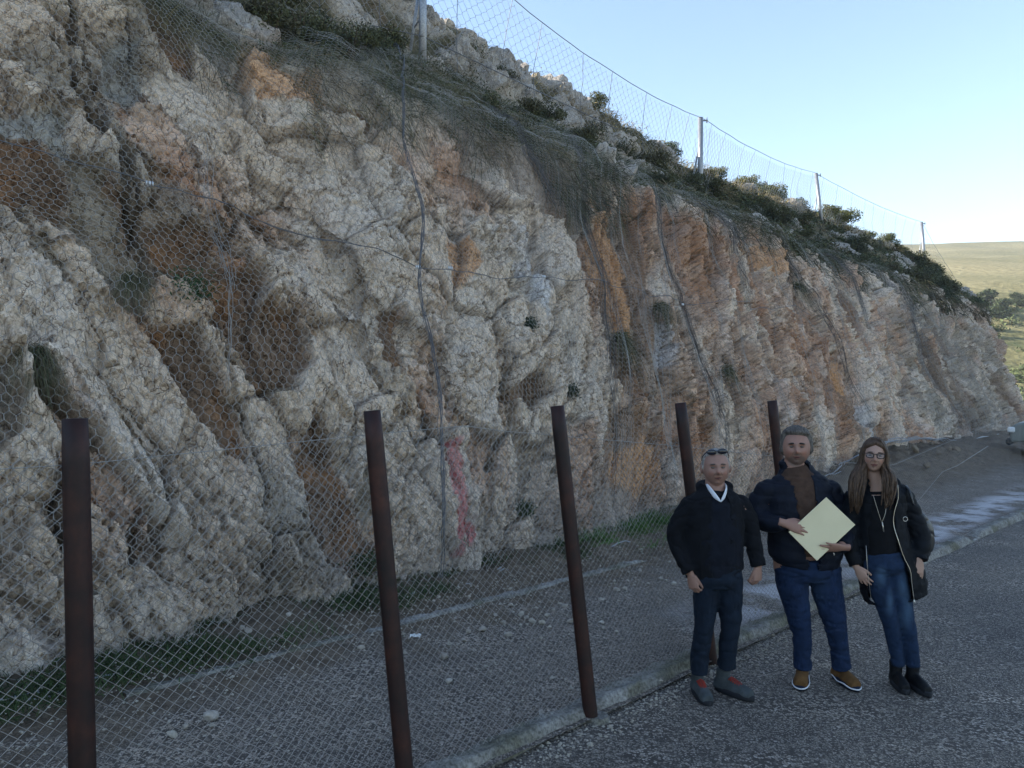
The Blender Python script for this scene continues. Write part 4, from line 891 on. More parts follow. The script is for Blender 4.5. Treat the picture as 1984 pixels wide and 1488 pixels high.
class Head:
    def __init__(s,c,yaw=0.,roll=0.,k=1.,jaw=.25,fat=1.):
        s.c=np.array(c,float);s.yaw=yaw;s.roll=roll;s.k=k;s.jaw=jaw;s.fat=fat
    def w(s,V):
        V=np.asarray(V,float)*s.k;cr,sr=math.cos(s.roll),math.sin(s.roll);V=np.stack([V[:,0]*cr+V[:,2]*sr,V[:,1],-V[:,0]*sr+V[:,2]*cr],1);return rotz(V,s.yaw)+s.c
    def shape(s,d,off=0.):
        x,y,z=d[:,0],d[:,1],d[:,2];rx,ry,rz=.076*s.fat,.097,.118
        lo=np.clip(-z,0,1);P=np.stack([x*(rx+off),y*(ry+off),z*(rz+off)],1)
        P[:,0]*=1-s.jaw*lo**2.2*(1-.0*y);P[:,1]=np.where(y>0,P[:,1]*(1-.42*lo**1.2),P[:,1]*(1-.14*lo**3))
        P[:,1]=np.where((y>0)&(z>-.2),P[:,1]*1.06,P[:,1])
        fr=np.clip(-y*1.6,0,1)
        X,Z=P[:,0],P[:,2]
        def g(cx,cz,wx,wz): return np.exp(-((X-cx)/wx)**2-((Z-cz)/wz)**2)
        dy=-fr*(.007*g(0,.030,.05,.012)-.013*g(.031,.010,.016,.013)-.013*g(-.031,.010,.016,.013)+.012*g(0,.006,.009,.022)+.027*g(0,-.018,.0115,.015)+.010*g(.0,-.026,.020,.009)
            +.006*g(.042,-.030,.022,.02)+.006*g(-.042,-.030,.022,.02)+.008*g(0,-.056,.024,.011)-.005*g(0,-.0575,.022,.0025)-.004*g(0,-.075,.02,.006)+.010*g(0,-.095,.022,.016))
        P[:,1]+=dy;return P
    def front(s,x,z):
        if not hasattr(s,'_P'):
            d,_=s.sphere(160,120);s._P=s.shape(d);s._P=s._P[s._P[:,1]<0]
        k=np.argmin((s._P[:,0]-x)**2+(s._P[:,2]-z)**2);return s._P[k,1]
    def mouth(s,parent,m,w=.026,up=.006,z0=-.0575):
        t=np.linspace(-1,1,9);p=[(w*q,s.front(w*q,z0)-.001,z0+up*q*q-.002) for q in t];p2=[(w*.75*q,s.front(w*.75*q,z0-.007)-.0005,z0-.0065+up*.8*q*q) for q in t]
        o=poly_obj('mouth',[tube(s.w(p),[.0008,.0018,.0022,.0022,.0022,.0022,.0022,.0018,.0008],6)],m,parent);poly_obj('lower_lip',[tube(s.w(p2),[.0008,.002,.0028,.0032,.0034,.0032,.0028,.002,.0008],6)],M_LIP,o)
        for sx in (-1,1):
            q=[(sx*.017,s.front(.017,-.022)-.0002,-.022),(sx*.026,s.front(.026,-.036)-.0002,-.036),(sx*.032,s.front(.032,-.052)-.0002,-.052)];poly_obj('smile_line',[tube(s.w(q),[.0006,.0014,.0007],5)],M_FOLD,parent)
    def sphere(s,nu=64,nv=48):
        th=np.linspace(0,math.pi,nv);ph=np.arange(nu)*2*math.pi/nu;T,Ph=np.meshgrid(th,ph,indexing='ij');d=np.stack([np.sin(T)*np.sin(Ph),-np.sin(T)*np.cos(Ph),np.cos(T)],-1).reshape(-1,3)
        F=[(i*nu+j,(i+1)*nu+j,(i+1)*nu+(j+1)%nu,i*nu+(j+1)%nu) for i in range(nv-1) for j in range(nu)];return d,F
    def solid(s):
        d,F=s.sphere();L=[(s.w(s.shape(d)),F)]
        for sx in (-1,1):
            V,F2=ball((0,0,0),(.011,.021,.033));V=rotz(V,sx*.35)+np.array([sx*.079*s.fat,.012,-.005]);L.append((s.w(V),F2))
        return L
    def hair(s,name,m,parent,fn,off,noise=.004,nf=60):
        """fn(d)->0..1 coverage"""
        d,F=s.sphere(96,64);c=fn(d);V=s.shape(d*np.array([1,1,1.]));base_n=d/np.array([.076,.097,.118]);base_n/=np.linalg.norm(base_n,axis=1,keepdims=True)
        k=(c*(off if np.isscalar(off) else off(d)))-.010*(1-c);k=k+c*noise*(perlin(d[:,0]*nf*.25+d[:,2]*3,d[:,1]*nf*.25+d[:,2]*2,5)+.6*perlin(d[:,0]*nf*.6,d[:,1]*nf*.6,8))
        return poly_obj(name,[(s.w(V+base_n*k[:,None]),F)],m,parent)
    def eyes(s,parent,mb,brow_th=.0035):
        for sx in (-1,1):
            V,F=ball((0,0,0),(.0125,.006,.0058));o=poly_obj('eye',[(s.w(V+np.array([sx*.031,-.0845,.009])),F)],M_EYE,parent)
            t=np.linspace(-1,1,7);B=np.stack([sx*(.032+.019*t),-.0965+.007*(t+.2)**2,.0285+.003*(1-t*t)-.002*t],1);V,F=tube(s.w(B),[brow_th*.5,brow_th,brow_th*1.2,brow_th*1.2,brow_th*1.1,brow_th*.8,brow_th*.3],6)
            poly_obj('eyebrow',[(V,F)],mb,parent)
def hand(wrist,d,n,side,curl=(.35,.45,.4),k=1.,spread=.06,thumb=.7,palm_l=.088,curls=None):
    """wrist point, finger direction d, back-of-hand normal n, side=+1 thumb on +s"""
    d=np.array(d,float);d/=np.linalg.norm(d);n=np.array(n,float);n-=d*(n@d);n/=np.linalg.norm(n);s=np.cross(d,n)*side
    w=np.array(wrist,float);L=[]
    p,r=resample([w-d*.05*k,w,w+d*.045*k,w+d*palm_l*k],[(.026*k,.020*k),(.027*k,.018*k),(.040*k,.0165*k),(.041*k,.0135*k)],9)
    L.append(ell(p,r,14,s))
    for i,(o,l,r0) in enumerate(((.030,.070,.0088),(.0105,.079,.0092),(-.0095,.073,.0088),(-.029,.057,.0078))):
        b=w+d*(palm_l-.008-(.006 if i in(0,) else .012 if i==3 else 0))*k+s*o*k;a=spread*(o/.03);dd=d*math.cos(a)+s*math.sin(a);cc=curls[i] if curls else curl
        pts=[b-dd*.012*k,b];q=b.copy();ang=0
        for seg,c in zip((.45,.30,.25),cc):
            ang+=c;v=dd*math.cos(ang)-n*math.sin(ang);q=q+v*l*seg*k;pts.append(q.copy())
        L.append(ell(*resample(pts,[r0*k*1.05,r0*k*1.05,r0*k,r0*k*.93,r0*k*.75],12),10,s))
        L.append(ball(pts[-1],r0*k*.76,8))
    b=w+d*.022*k+s*.030*k-n*.006*k;a=thumb;v1=d*math.cos(a)+s*math.sin(a)-n*.25;v1/=np.linalg.norm(v1);v2=d*math.cos(a*.55)+s*math.sin(a*.55)-n*.45;v2/=np.linalg.norm(v2);v3=d*.95+s*.15-n*.5;v3/=np.linalg.norm(v3)
    p=[b-v1*.02*k,b+v1*.022*k,b+v1*.022*k+v2*.030*k,b+v1*.022*k+v2*.030*k+v3*.024*k];L.append(ell(*resample(p,[.014*k,.0125*k,.0105*k,.008*k],10),10,n));L.append(ball(p[-1],.008*k,8))
    return L
def fabric(name,c,c2=None,rough=.85,fade=None,spec=.2,scale=18,sheen=.25):
    def b_(t,b):
        k=N(t);n=k.noise(k.co(1,obj=True),scale,5,.6);n2=k.noise(k.co(1,obj=True),420,2,.5)
        col=k.ramp(n,[(.3,tuple(q*.7 for q in c)),(.7,tuple(q*1.3 for q in c))])
        if c2:
            for (cx,cz,rx,rz) in fade:
                g=k.n('TexCoord');mp=k.n('Mapping');mp.inputs['Location'].default_value=(-cx/rx,0,-cz/rz);mp.inputs['Scale'].default_value=(1/rx,.01,1/rz);k.L(g.outputs['Object'],mp.inputs[0])
                ln=k.n('VectorMath',operation='LENGTH');k.L(mp.outputs[0],ln.inputs[0]);col=k.mix(c2,col,k.ramp(ln.outputs['Value'],[(.1,(.35,.35,.35)),(1,(1,1,1))]))
        k.L(col,b.inputs['Base Color']);k.bump(k.math('ADD',n,k.math('MULTIPLY',n2,.3)),b,.35,.006)
    return mat(name,rough=rough,build=b_,spec=spec)
def skin(name,c,H,beard=0.,lips=(.26,.09,.075)):
    def b_(t,b):
        k=N(t);n=k.noise(k.co(1,obj=True),35,4,.6);g=k.n('TexCoord')
        col=k.mix(tuple(q*.9 for q in c),tuple(min(1,q*1.1) for q in c),n)
        def mask(cx,cy,cz,rx,ry,rz,lo,hi):
            ctr=H.w(np.array([[cx,cy,cz]]))[0];mp=k.n('Mapping');mp.inputs['Location'].default_value=(-ctr[0]/rx,-ctr[1]/ry,-ctr[2]/rz);mp.inputs['Scale'].default_value=(1/rx,1/ry,1/rz);k.L(g.outputs['Object'],mp.inputs[0])
            ln=k.n('VectorMath',operation='LENGTH');k.L(mp.outputs[0],ln.inputs[0]);return k.ramp(ln.outputs['Value'],[(lo,(1,1,1)),(hi,(0,0,0))])
        for cx in (-.045,.045): col=k.mix(col,(c[0]*1.05,c[1]*.78,c[2]*.72),k.math('MULTIPLY',mask(cx,-.08,-.028,.025,.05,.022,.3,1.),.55))
        col=k.mix(col,(c[0]*1.05,c[1]*.75,c[2]*.68),k.math('MULTIPLY',mask(0,-.12,-.018,.016,.03,.016,.3,1.),.5))
        if beard:
            bm_=k.math('MULTIPLY',mask(0,-.06,-.085,.068,.09,.052,.75,1.),beard);col=k.mix(col,(.10,.09,.085),bm_)
            col=k.mix(col,(.10,.085,.08),k.math('MULTIPLY',mask(0,-.10,-.041,.030,.03,.009,.6,1.),beard))
        for cx in (-.031,.031): col=k.mix(col,(c[0]*.5,c[1]*.42,c[2]*.4),k.math('MULTIPLY',mask(cx,-.09,.011,.018,.03,.008,.4,1.),.4))
        col=k.mix(col,lips,k.math('MULTIPLY',mask(0,-.10,-.0575,.027,.04,.009,.65,1.),.9))
        col=k.mix(col,(.05,.02,.02),k.math('MULTIPLY',mask(0,-.10,-.0565,.030,.04,.0035,.5,1.),.9))
        k.L(col,b.inputs['Base Color']);b.inputs['Subsurface Weight'].default_value=.0
    return mat(name,rough=.55,build=b_,spec=.35)
M_EYE=mat('eye',(.10,.085,.075),rough=.2)
def hairmat(name,a,b2):
    def b_(t,b):
        k=N(t);n=k.noise(k.co(1,obj=True,stretch=(1,1,.35)),95,4,.7);k.L(k.ramp(n,[(.35,a),(.65,b2)]),b.inputs['Base Color']);k.bump(n,b,.6,.004)
    return mat(name,rough=.6,build=b_,spec=.3)
def shoe(parent,x,y,ang,L,Wd,upper,solem,name='shoe',high=.10,laces=None,trim=None,toe=.052):
    """x,y = ankle position; ang: 0 points at the camera (-y), positive turns to +x"""
    def tr(V): 
        V=np.asarray(V,float);return rotz(V,ang)+np.array([x,y,0])
    # local: toe towards -y
    P=[];hl=.075
    secs=[(hl,.034,.055),(hl-.03,.040,.075),(0,.041,.085),(-.05,.040,.075),(-.10,.046,.062),(-(L-hl)+.05,.047,toe),(-(L-hl)+.015,.034,toe*.7)]
    pts=[(0,a,.030) for a,_,_ in secs];p,r=resample(pts,[(w*Wd,h) for _,w,h in secs],18)
    V,F=ell(p,r,18);V=np.array(V);V[:,2]=np.where(V[:,2]<.022,.022,V[:,2]);P.append((tr(V),F))
    V,F=ell(*resample([(0,.022,.05),(0,.018,.09),(0,.012,high)],[(.040,.052),(.040,.048),(.042,.050)],6),16);P.append((tr(V),F))
    up=fuse(name,P,.006,upper,parent,lambda V,NN:.0015*n3(V,40),2,.5)
    t=np.linspace(0,2*math.pi,40,endpoint=False);ys=-np.cos(t)*(L/2+.004)-(L/2-hl);wv=np.interp(-ys,[-hl-.01,-hl+.03,0,.10,L-hl-.05,L-hl-.015,L-hl+.006],[.020,.042,.042,.05,.05,.038,.012])*Wd
    xs=np.sign(np.sin(t))*np.abs(wv)*np.abs(np.sin(t))**.35
    V=[];wave=.006*np.sin(ys*38)
    for z,g in ((0.0,.96),(.008,1.03),(.026,1.04),(.034,.98)): V+=[(a*g,b*1.0,z+(wv_ if z>.02 else 0)) for a,b,wv_ in zip(xs,ys,wave)]
    F=[(i*40+j,i*40+(j+1)%40,(i+1)*40+(j+1)%40,(i+1)*40+j) for i in range(3) for j in range(40)]+[tuple(range(39,-1,-1)),tuple(range(120,160))]
    poly_obj('sole',[(tr(V),F)],solem,up)
    if trim:
        poly_obj('sole_trim',[tube(np.vstack([tr([(a*1.05,b*1.01,.021+w_) for a,b,w_ in zip(xs,ys,wave)]),tr([(xs[0]*1.05,ys[0]*1.01,.021+wave[0])])]),.0048,6)],trim,up)
    if laces:
        Lc=[]
        for i in range(6):
            q=i/5;yy=-.045-.075*q;zz=.112-.026*q+.0;w=.026-.004*q
            for a in (-1,1): Lc.append(tube(tr([(-w*a,yy+.004,zz-.014),(0,yy-.004,zz+.004),(w*a,yy-.014,zz-.014)]),.0034,5))
        poly_obj('lace',Lc,laces,up)
    return up
def wrinkles(amp,fx=6,fz=14,seed=0,quilt=0.,qp=.08,zlo=-9):
    def f(V,NN):
        w_=n3(V*np.array([1,1,fz/fx])+.03*n3(V,9,seed+2)[:,None],fx,seed);d=amp*w_*.8-amp*1.5*np.exp(-(w_/.07)**2)+amp*.5*n3(V,fx*3.1,seed+7)
        if quilt: d=d+quilt*(np.abs(np.sin(V[:,2]*math.pi/qp+.5*n3(V,5,3)))**.6-.6)
        return d
    return f
def between(zs,xl,xr,yfront=0.):
    zs=np.array(zs);o=np.argsort(zs);zs=zs[o];xl=np.array(xl)[o];xr=np.array(xr)[o]
    def c(V): return (V[:,1]<yfront)&(V[:,2]>zs[0])&(V[:,2]<zs[-1])&(V[:,0]>np.interp(V[:,2],zs,xl)+.004*np.sin(V[:,2]*60))&(V[:,0]<np.interp(V[:,2],zs,xr)+.004*np.sin(V[:,2]*50))
    return c
class Person:
    def __init__(s,px,py,scale,label,turn=0.):
        Y=1500*2.05/(py-752);s.cx=px;s.py=py;s.k=Y/1500;s.e=empty('person',((px-992)/1500*Y,Y,0),0);tag(s.e,label,'person')
    def J(s,px,py,y=0.): return ((px-s.cx)*s.k,y,(s.py-py)*s.k)
M_BLACKSOLE=mat('dark_rubber',(.012,.014,.018),rough=.7);M_WHITE_TR=mat('white_sole_trim',(.62,.63,.66),rough=.6)
M_METAL=mat('small_metal_trim',(.62,.58,.50),rough=.3,metal=.8)
# ---- man on the left
def man_left():
    p=Person(1388,1346,0,'grey-haired man in black coat with white shirt collar, standing leftmost of the three');J=p.J;E=p.e
    H=Head((J(1384,0)[0],-.035,J(0,905)[2]),yaw=-.10,roll=-.03,fat=1.10,k=1.03)
    sk=skin('skin_left_man',(.27,.155,.118),H)
    cx=J(1386,0)[0];zz=lambda py:J(0,py)[2]
    hl=hand(J(1334,1110,-.06),(.22,-.10,-1),(-.75,-.65,0.),-1,(.5,.9,.7),thumb=.35);hr=hand(J(1466,1097,-.03),(-.08,-.05,-1),(.6,-.8,.1),1,(.6,.9,.7),thumb=.3)
    parts=H.solid()+[ell(*resample([(cx,.02,zz(985)),(cx,.0,zz(955)),(H.c[0],.0,zz(925)),(H.c[0],.0,zz(900))],[(.13,.09),(.075,.07),(.060,.062),(.055,.06)],10)),
        ell(*resample([(cx,.02,zz(1130)),(cx,.02,zz(1060)),(cx,.02,zz(975))],[(.15,.10),(.15,.10),(.16,.09)],10))]+hl+hr
    for a in ([J(1340,980),J(1318,1045,.02),J(1333,1108,-.05)],[J(1432,978),J(1459,1035,.02),J(1466,1095,-.03)]): parts.append(limb(a,[.05,.04,.026]))
    for a in ([J(1366,1115),J(1362,1200),J(1352,1300,.02)],[J(1412,1115),J(1412,1200),J(1412,1285,.03)]): parts.append(limb(a,[.075,.05,.035]))
    fuse('body',parts,.0046,sk,E,None,1,.27)
    coat=fabric('black_coat_cloth',(.0045,.0055,.008),rough=.9)
    C=[ell(*resample([(cx,.02,zz(1112)),(cx-.01,.02,zz(1090)),(cx-.01,.01,zz(1040)),(cx-.005,.01,zz(990)),(cx,.02,zz(965)),(cx,.03,zz(948)),(cx,.03,zz(938))],[(.195,.145),(.200,.15),(.200,.15),(.195,.14),(.175,.125),(.115,.09),(.085,.085)],16)),
       limb([J(1338,985,.02),J(1318,1015,.03),J(1312,1050,.02),J(1333,1106,-.05)],[.072,.068,.062,.052]),limb([J(1436,982,.02),J(1453,1012,.03),J(1459,1045,.02),J(1467,1095,-.03)],[.072,.067,.06,.05])]
    # collar/hood roll
    a=np.linspace(-.25,math.pi+.25,12);C.append(ell(*resample([(cx+.10*math.cos(q),.02+.085*math.sin(q),zz(944)+.018*math.sin(q)) for q in a],[.030]*12,16),10,(0,0,1)))
    C+=[ball(J(1341,982,.02),(.080,.080,.075)),ball(J(1433,980,.02),(.080,.080,.075)),ball((cx,.02,zz(963)),(.15,.10,.055))]
    co=fuse('coat',C,.008,coat,E,wrinkles(.006,7,12,11),3,.5,between([zz(958),zz(975),zz(1010),zz(1070),zz(1125)],[cx-.045,cx-.055,cx-.045,cx-.035,cx-.04],[cx+.05,cx+.062,cx+.06,cx+.055,cx+.06],-.02),.006)
    sw=fabric('navy_jumper',(.006,.008,.014),rough=.95)
    fuse('jumper',[ell(*resample([(cx,.01,zz(1120)),(cx,.0,zz(1060)),(cx,.0,zz(990)),(cx,.01,zz(962)),(cx,.015,zz(950))],[(.17,.13),(.18,.143),(.17,.128),(.12,.10),(.07,.07)],14))],.010,sw,E,wrinkles(.003,9,12,3),2,.6)
    wh=mat('white_shirt_cotton',(.62,.65,.70),rough=.8)
    for sx in (-1,1):
        pts=[(cx+.004,-.118,zz(967)),(cx+sx*.030,-.104,zz(957)),(cx+sx*.055,-.062,zz(945)),(cx+sx*.062,-.01,zz(940))]
        poly_obj('shirt_collar',[ell(*resample(pts,[(.004,.004),(.016,.005),(.019,.006),(.016,.006)],10),8,(0,0,1))],wh,E)
    jn=fabric('dark_jeans_left',(.007,.013,.024),rough=.9)
    fuse('jeans',[ell(*resample([J(1388,1095),J(1388,1118),J(1388,1135)],[(.165,.125),(.17,.13),(.15,.11)],6)),
        limb([J(1368,1110),J(1367,1150),J(1363,1210,-.01),J(1357,1260,.01),J(1354,1305,.02)],[(.092,.10),(.088,.095),(.066,.075),(.062,.07),(.062,.07)]),
        limb([J(1411,1110),J(1413,1150),J(1414,1205,-.01),J(1411,1255,.02),J(1409,1296,.03)],[(.092,.10),(.088,.095),(.068,.075),(.060,.07),(.062,.068)])],.009,jn,E,wrinkles(.006,6,16,5),3,.6)
    up=fabric('grey_suede',(.055,.065,.07),rough=.95);lc=mat('red_lace',(.24,.03,.02),rough=.8)
    shoe(E,J(1354,0)[0],.03,-.05+.14,.29,1.0,up,M_BLACKSOLE,'boot',.15,lc);shoe(E,J(1409,0)[0],.06,.72,.29,1.0,up,M_BLACKSOLE,'boot',.15,lc)
    hm=hairmat('grey_hair',(.105,.095,.085),(.36,.33,.30))
    def cov(d):
        x,y,z=d[:,0],d[:,1],d[:,2];front=sstep(.62,.82,z+.35*(y+.55));side=sstep(-.05,.15,y+.12+.2*np.abs(x))*sstep(-.25,.02,z)*sstep(.1,.3,y*.8+np.abs(x)*.5);back=sstep(-.35,-.1,z)*sstep(.05,.3,y);return np.clip(np.maximum(np.maximum(front,side),back),0,1)
    H.hair('hair',hm,E,cov,.007,.003);H.eyes(E,mat('dark_brow',(.07,.06,.055),rough=.9),.0036);H.mouth(E,M_MOUTH,.031,.011)
    gl=mat('dark_lens',(.01,.012,.02),rough=.12,spec=.6)
    sg=[];
    for sx in (-1,1):
        V,F=ball((0,0,0),(.032,.008,.019));V=V+np.array([sx*.034,-.068,.108+.002*sx]);sg.append((H.w(V),F))
        sg.append(tube(H.w([(sx*.064,-.066,.110),(sx*.083,-.01,.075),(sx*.085,.03,.045)]),.0028,6))
    sg.append(tube(H.w([(-.012,-.078,.112),(0,-.081,.115),(.012,-.078,.112)]),.003,6))
    o=poly_obj('sunglasses',sg,gl);o.location=E.location;tag(o,'dark sunglasses pushed up on the grey hair of the left man','sunglasses')
man_left()
# ---- man in the middle
def man_mid():
    p=Person(1566,1322,0,'man in open navy quilted jacket holding a cream envelope, standing in the middle');J=p.J;E=p.e;zz=lambda py:J(0,py)[2]
    H=Head((J(1539,0)[0],-.035,zz(866)),yaw=-.32,roll=-.02,fat=1.17,k=1.06,jaw=.2)
    sk=skin('skin_middle_man',(.28,.155,.115),H,beard=.6);cx=J(1548,0)[0]
    hA=hand(J(1500,1003,-.235),(.93,-.12,-.28),(.12,-1,.25),-1,(.10,.16,.18),spread=.10,thumb=.5,k=1.04)
    hB=hand(J(1603,1047,-.235),(-.97,-.14,.02),(-.1,-.75,-.65),-1,(.02,.10,.12),spread=.26,thumb=.6,k=1.04)
    # hands lie in front of the envelope
    parts=H.solid()+[ell(*resample([(cx,.02,zz(960)),(cx,.0,zz(930)),(H.c[0],.0,zz(905)),(H.c[0],.0,zz(880))],[(.15,.1),(.09,.08),(.070,.07),(.062,.065)],10)),
        ell(*resample([(cx,.02,zz(1105)),(cx,.02,zz(1030)),(cx,.02,zz(950))],[(.17,.12),(.18,.12),(.17,.10)],10))]+hA+hB
    for a in ([J(1492,955),J(1476,1000,.0),J(1498,1004,-.22)],[J(1607,955),J(1628,1005,.0),J(1605,1046,-.22)]): parts.append(limb(a,[.055,.045,.027]))
    for a in ([J(1530,1100),J(1547,1190),J(1556,1285,.03)],[J(1595,1100),J(1615,1200),J(1632,1285,.03)]): parts.append(limb(a,[.08,.055,.035]))
    fuse('body',parts,.0046,sk,E,None,1,.27)
    jk=fabric('navy_quilted_nylon',(.0055,.008,.016),rough=.7,spec=.18)
    C=[ell(*resample([(J(1560,0)[0],.02,zz(1092)),(J(1561,0)[0],.01,zz(1070)),(J(1556,0)[0],.0,zz(1030)),(J(1549,0)[0],.0,zz(975)),(cx,.02,zz(940)),(cx-.01,.03,zz(918)),(J(1541,0)[0],.03,zz(896))],[(.225,.165),(.255,.19),(.245,.185),(.230,.165),(.225,.14),(.14,.105),(.095,.09)],18)),
       limb([J(1488,955,.02),J(1474,975,.03),J(1472,1003,-.02),J(1482,1008,-.12),J(1497,1004,-.215)],[.083,.080,.072,.062,.050],16),
       limb([J(1610,955,.02),J(1628,985,.03),J(1631,1020,-.02),J(1621,1040,-.12),J(1607,1047,-.215)],[.083,.080,.072,.062,.050],16)]
    a=np.linspace(-.35,math.pi+.35,12);C.append(ell(*resample([(J(1541,0)[0]+.088*math.cos(q),.01+.075*math.sin(q),zz(899)+.022*math.sin(q)) for q in a],[.022]*12,16),10,(0,0,1)))
    z_=[zz(882),zz(915),zz(935),zz(985),zz(1045),zz(1100)];xl=[J(q,0)[0] for q in (1520,1523,1526,1530,1540,1556)];xr=[J(q,0)[0] for q in (1562,1561,1562,1562,1566,1566)]
    C+=[ball(J(1490,952,.02),(.090,.09,.085)),ball(J(1608,952,.02),(.090,.09,.085)),ball((cx,.02,zz(932)),(.19,.11,.065))]
    fuse('jacket',C,.008,jk,E,wrinkles(.004,6,10,31,.0075,.078),2,.55,between(z_,xl,xr,-.035),.008)
    sw=fabric('brown_jumper',(.060,.036,.026),rough=.95)
    fuse('jumper',[ell(*resample([(J(1556,0)[0],.0,zz(1068)),(J(1554,0)[0],-.005,zz(1030)),(J(1548,0)[0],-.005,zz(965)),(J(1543,0)[0],.0,zz(922)),(J(1540,0)[0],.0,zz(900))],[(.20,.155),(.215,.170),(.19,.145),(.125,.105),(.068,.070)],14))],.010,sw,E,wrinkles(.003,8,10,33),2,.6)
    jn=fabric('navy_jeans_middle',(.009,.02,.052),(.02,.04,.08),.9,[(.03,.62,.09,.2)])
    fuse('jeans',[ell(*resample([J(1562,1080),J(1562,1105),J(1562,1122)],[(.20,.145),(.215,.15),(.18,.12)],6)),
        limb([J(1532,1100),J(1536,1140),J(1547,1200,-.01),J(1555,1250,.01),J(1556,1296,.02)],[(.115,.115),(.105,.11),(.078,.085),(.062,.07),(.064,.07)]),
        limb([J(1595,1100),J(1602,1145),J(1615,1205,-.01),J(1626,1255,.01),J(1632,1295,.02)],[(.115,.115),(.105,.11),(.080,.085),(.064,.07),(.066,.072)])],.009,jn,E,wrinkles(.007,6,18,35),3,.6)
    up=fabric('tan_suede',(.115,.06,.022),rough=.95);sl=fabric('navy_rubber',(.01,.015,.03))
    shoe(E,J(1558,0)[0],.05,-.42,.285,1.05,up,sl,'shoe',.12,None,M_WHITE_TR);shoe(E,J(1633,0)[0],.05,.14,.285,1.05,up,sl,'shoe',.12,None,M_WHITE_TR)
    hm=hairmat('dark_grey_hair',(.032,.026,.022),(.13,.115,.10))
    def cov(d):
        x,y,z=d[:,0],d[:,1],d[:,2];front=sstep(.73,.83,z+.25*(y+.9)-.03*np.abs(x)+.05*x);side=sstep(-.42,-.2,z)*sstep(-.30,-.12,y+.10*(np.abs(x)>.5))*sstep(.3,.6,np.abs(x)+np.clip(y,0,1));back=sstep(-.55,-.35,z)*sstep(.0,.25,y);return np.clip(np.maximum(np.maximum(front,side),back),0,1)
    H.hair('hair',hm,E,cov,lambda d:.013+.013*sstep(.2,.9,d[:,2]),.006);H.eyes(E,mat('black_brow',(.025,.022,.022),rough=.9),.0055);H.mouth(E,M_MOUTH,.032,.011)
    ring=poly_obj('ring',[tube([J(1584,1055,-.262),J(1584.5,1057.5,-.268),J(1585,1060,-.262)],.0035,6)],M_METAL,E)
    # envelope
    c=[J(1571,953,-.263),J(1625,1004,-.258),J(1555,1071,-.248),J(1503,1018,-.248)];c=np.array(c);mid=c.mean(0);V=[];
    for dy in (.0,.006):
        for q in c: V.append(q+np.array([0,dy,0]))
    F=[(3,2,1,0),(4,5,6,7)]+[(i,(i+1)%4,4+(i+1)%4,4+i) for i in range(4)]
    def pb(t,b):
        k=N(t);n=k.noise(k.co(1,obj=True),4,4,.5);k.L(k.ramp(n,[(.3,(.64,.57,.37)),(.7,(.72,.65,.44))]),b.inputs['Base Color'])
    pm=mat('cream_paper',rough=.75,build=pb)
    o=poly_obj('envelope',[(V,F)],pm,None,False);o.location=E.location;bv=o.modifiers.new('b','BEVEL');bv.width=.0015;tag(o,'large cream envelope held tilted by the middle man','envelope')
    o2=poly_obj('flap',[([c[0]*.97+mid*.03+np.array([0,.008,0]),c[1]*.97+mid*.03+np.array([0,.008,0]),mid+(c[0]+c[1]-2*mid)*.12+np.array([0,.008,0]),c[0]*.97+mid*.03+np.array([0,.0095,0]),c[1]*.97+mid*.03+np.array([0,.0095,0]),mid+(c[0]+c[1]-2*mid)*.12+np.array([0,.0095,0])],[(0,1,2),(5,4,3),(0,3,4,1),(1,4,5,2),(2,5,3,0)])],pm,o,False)
man_mid()
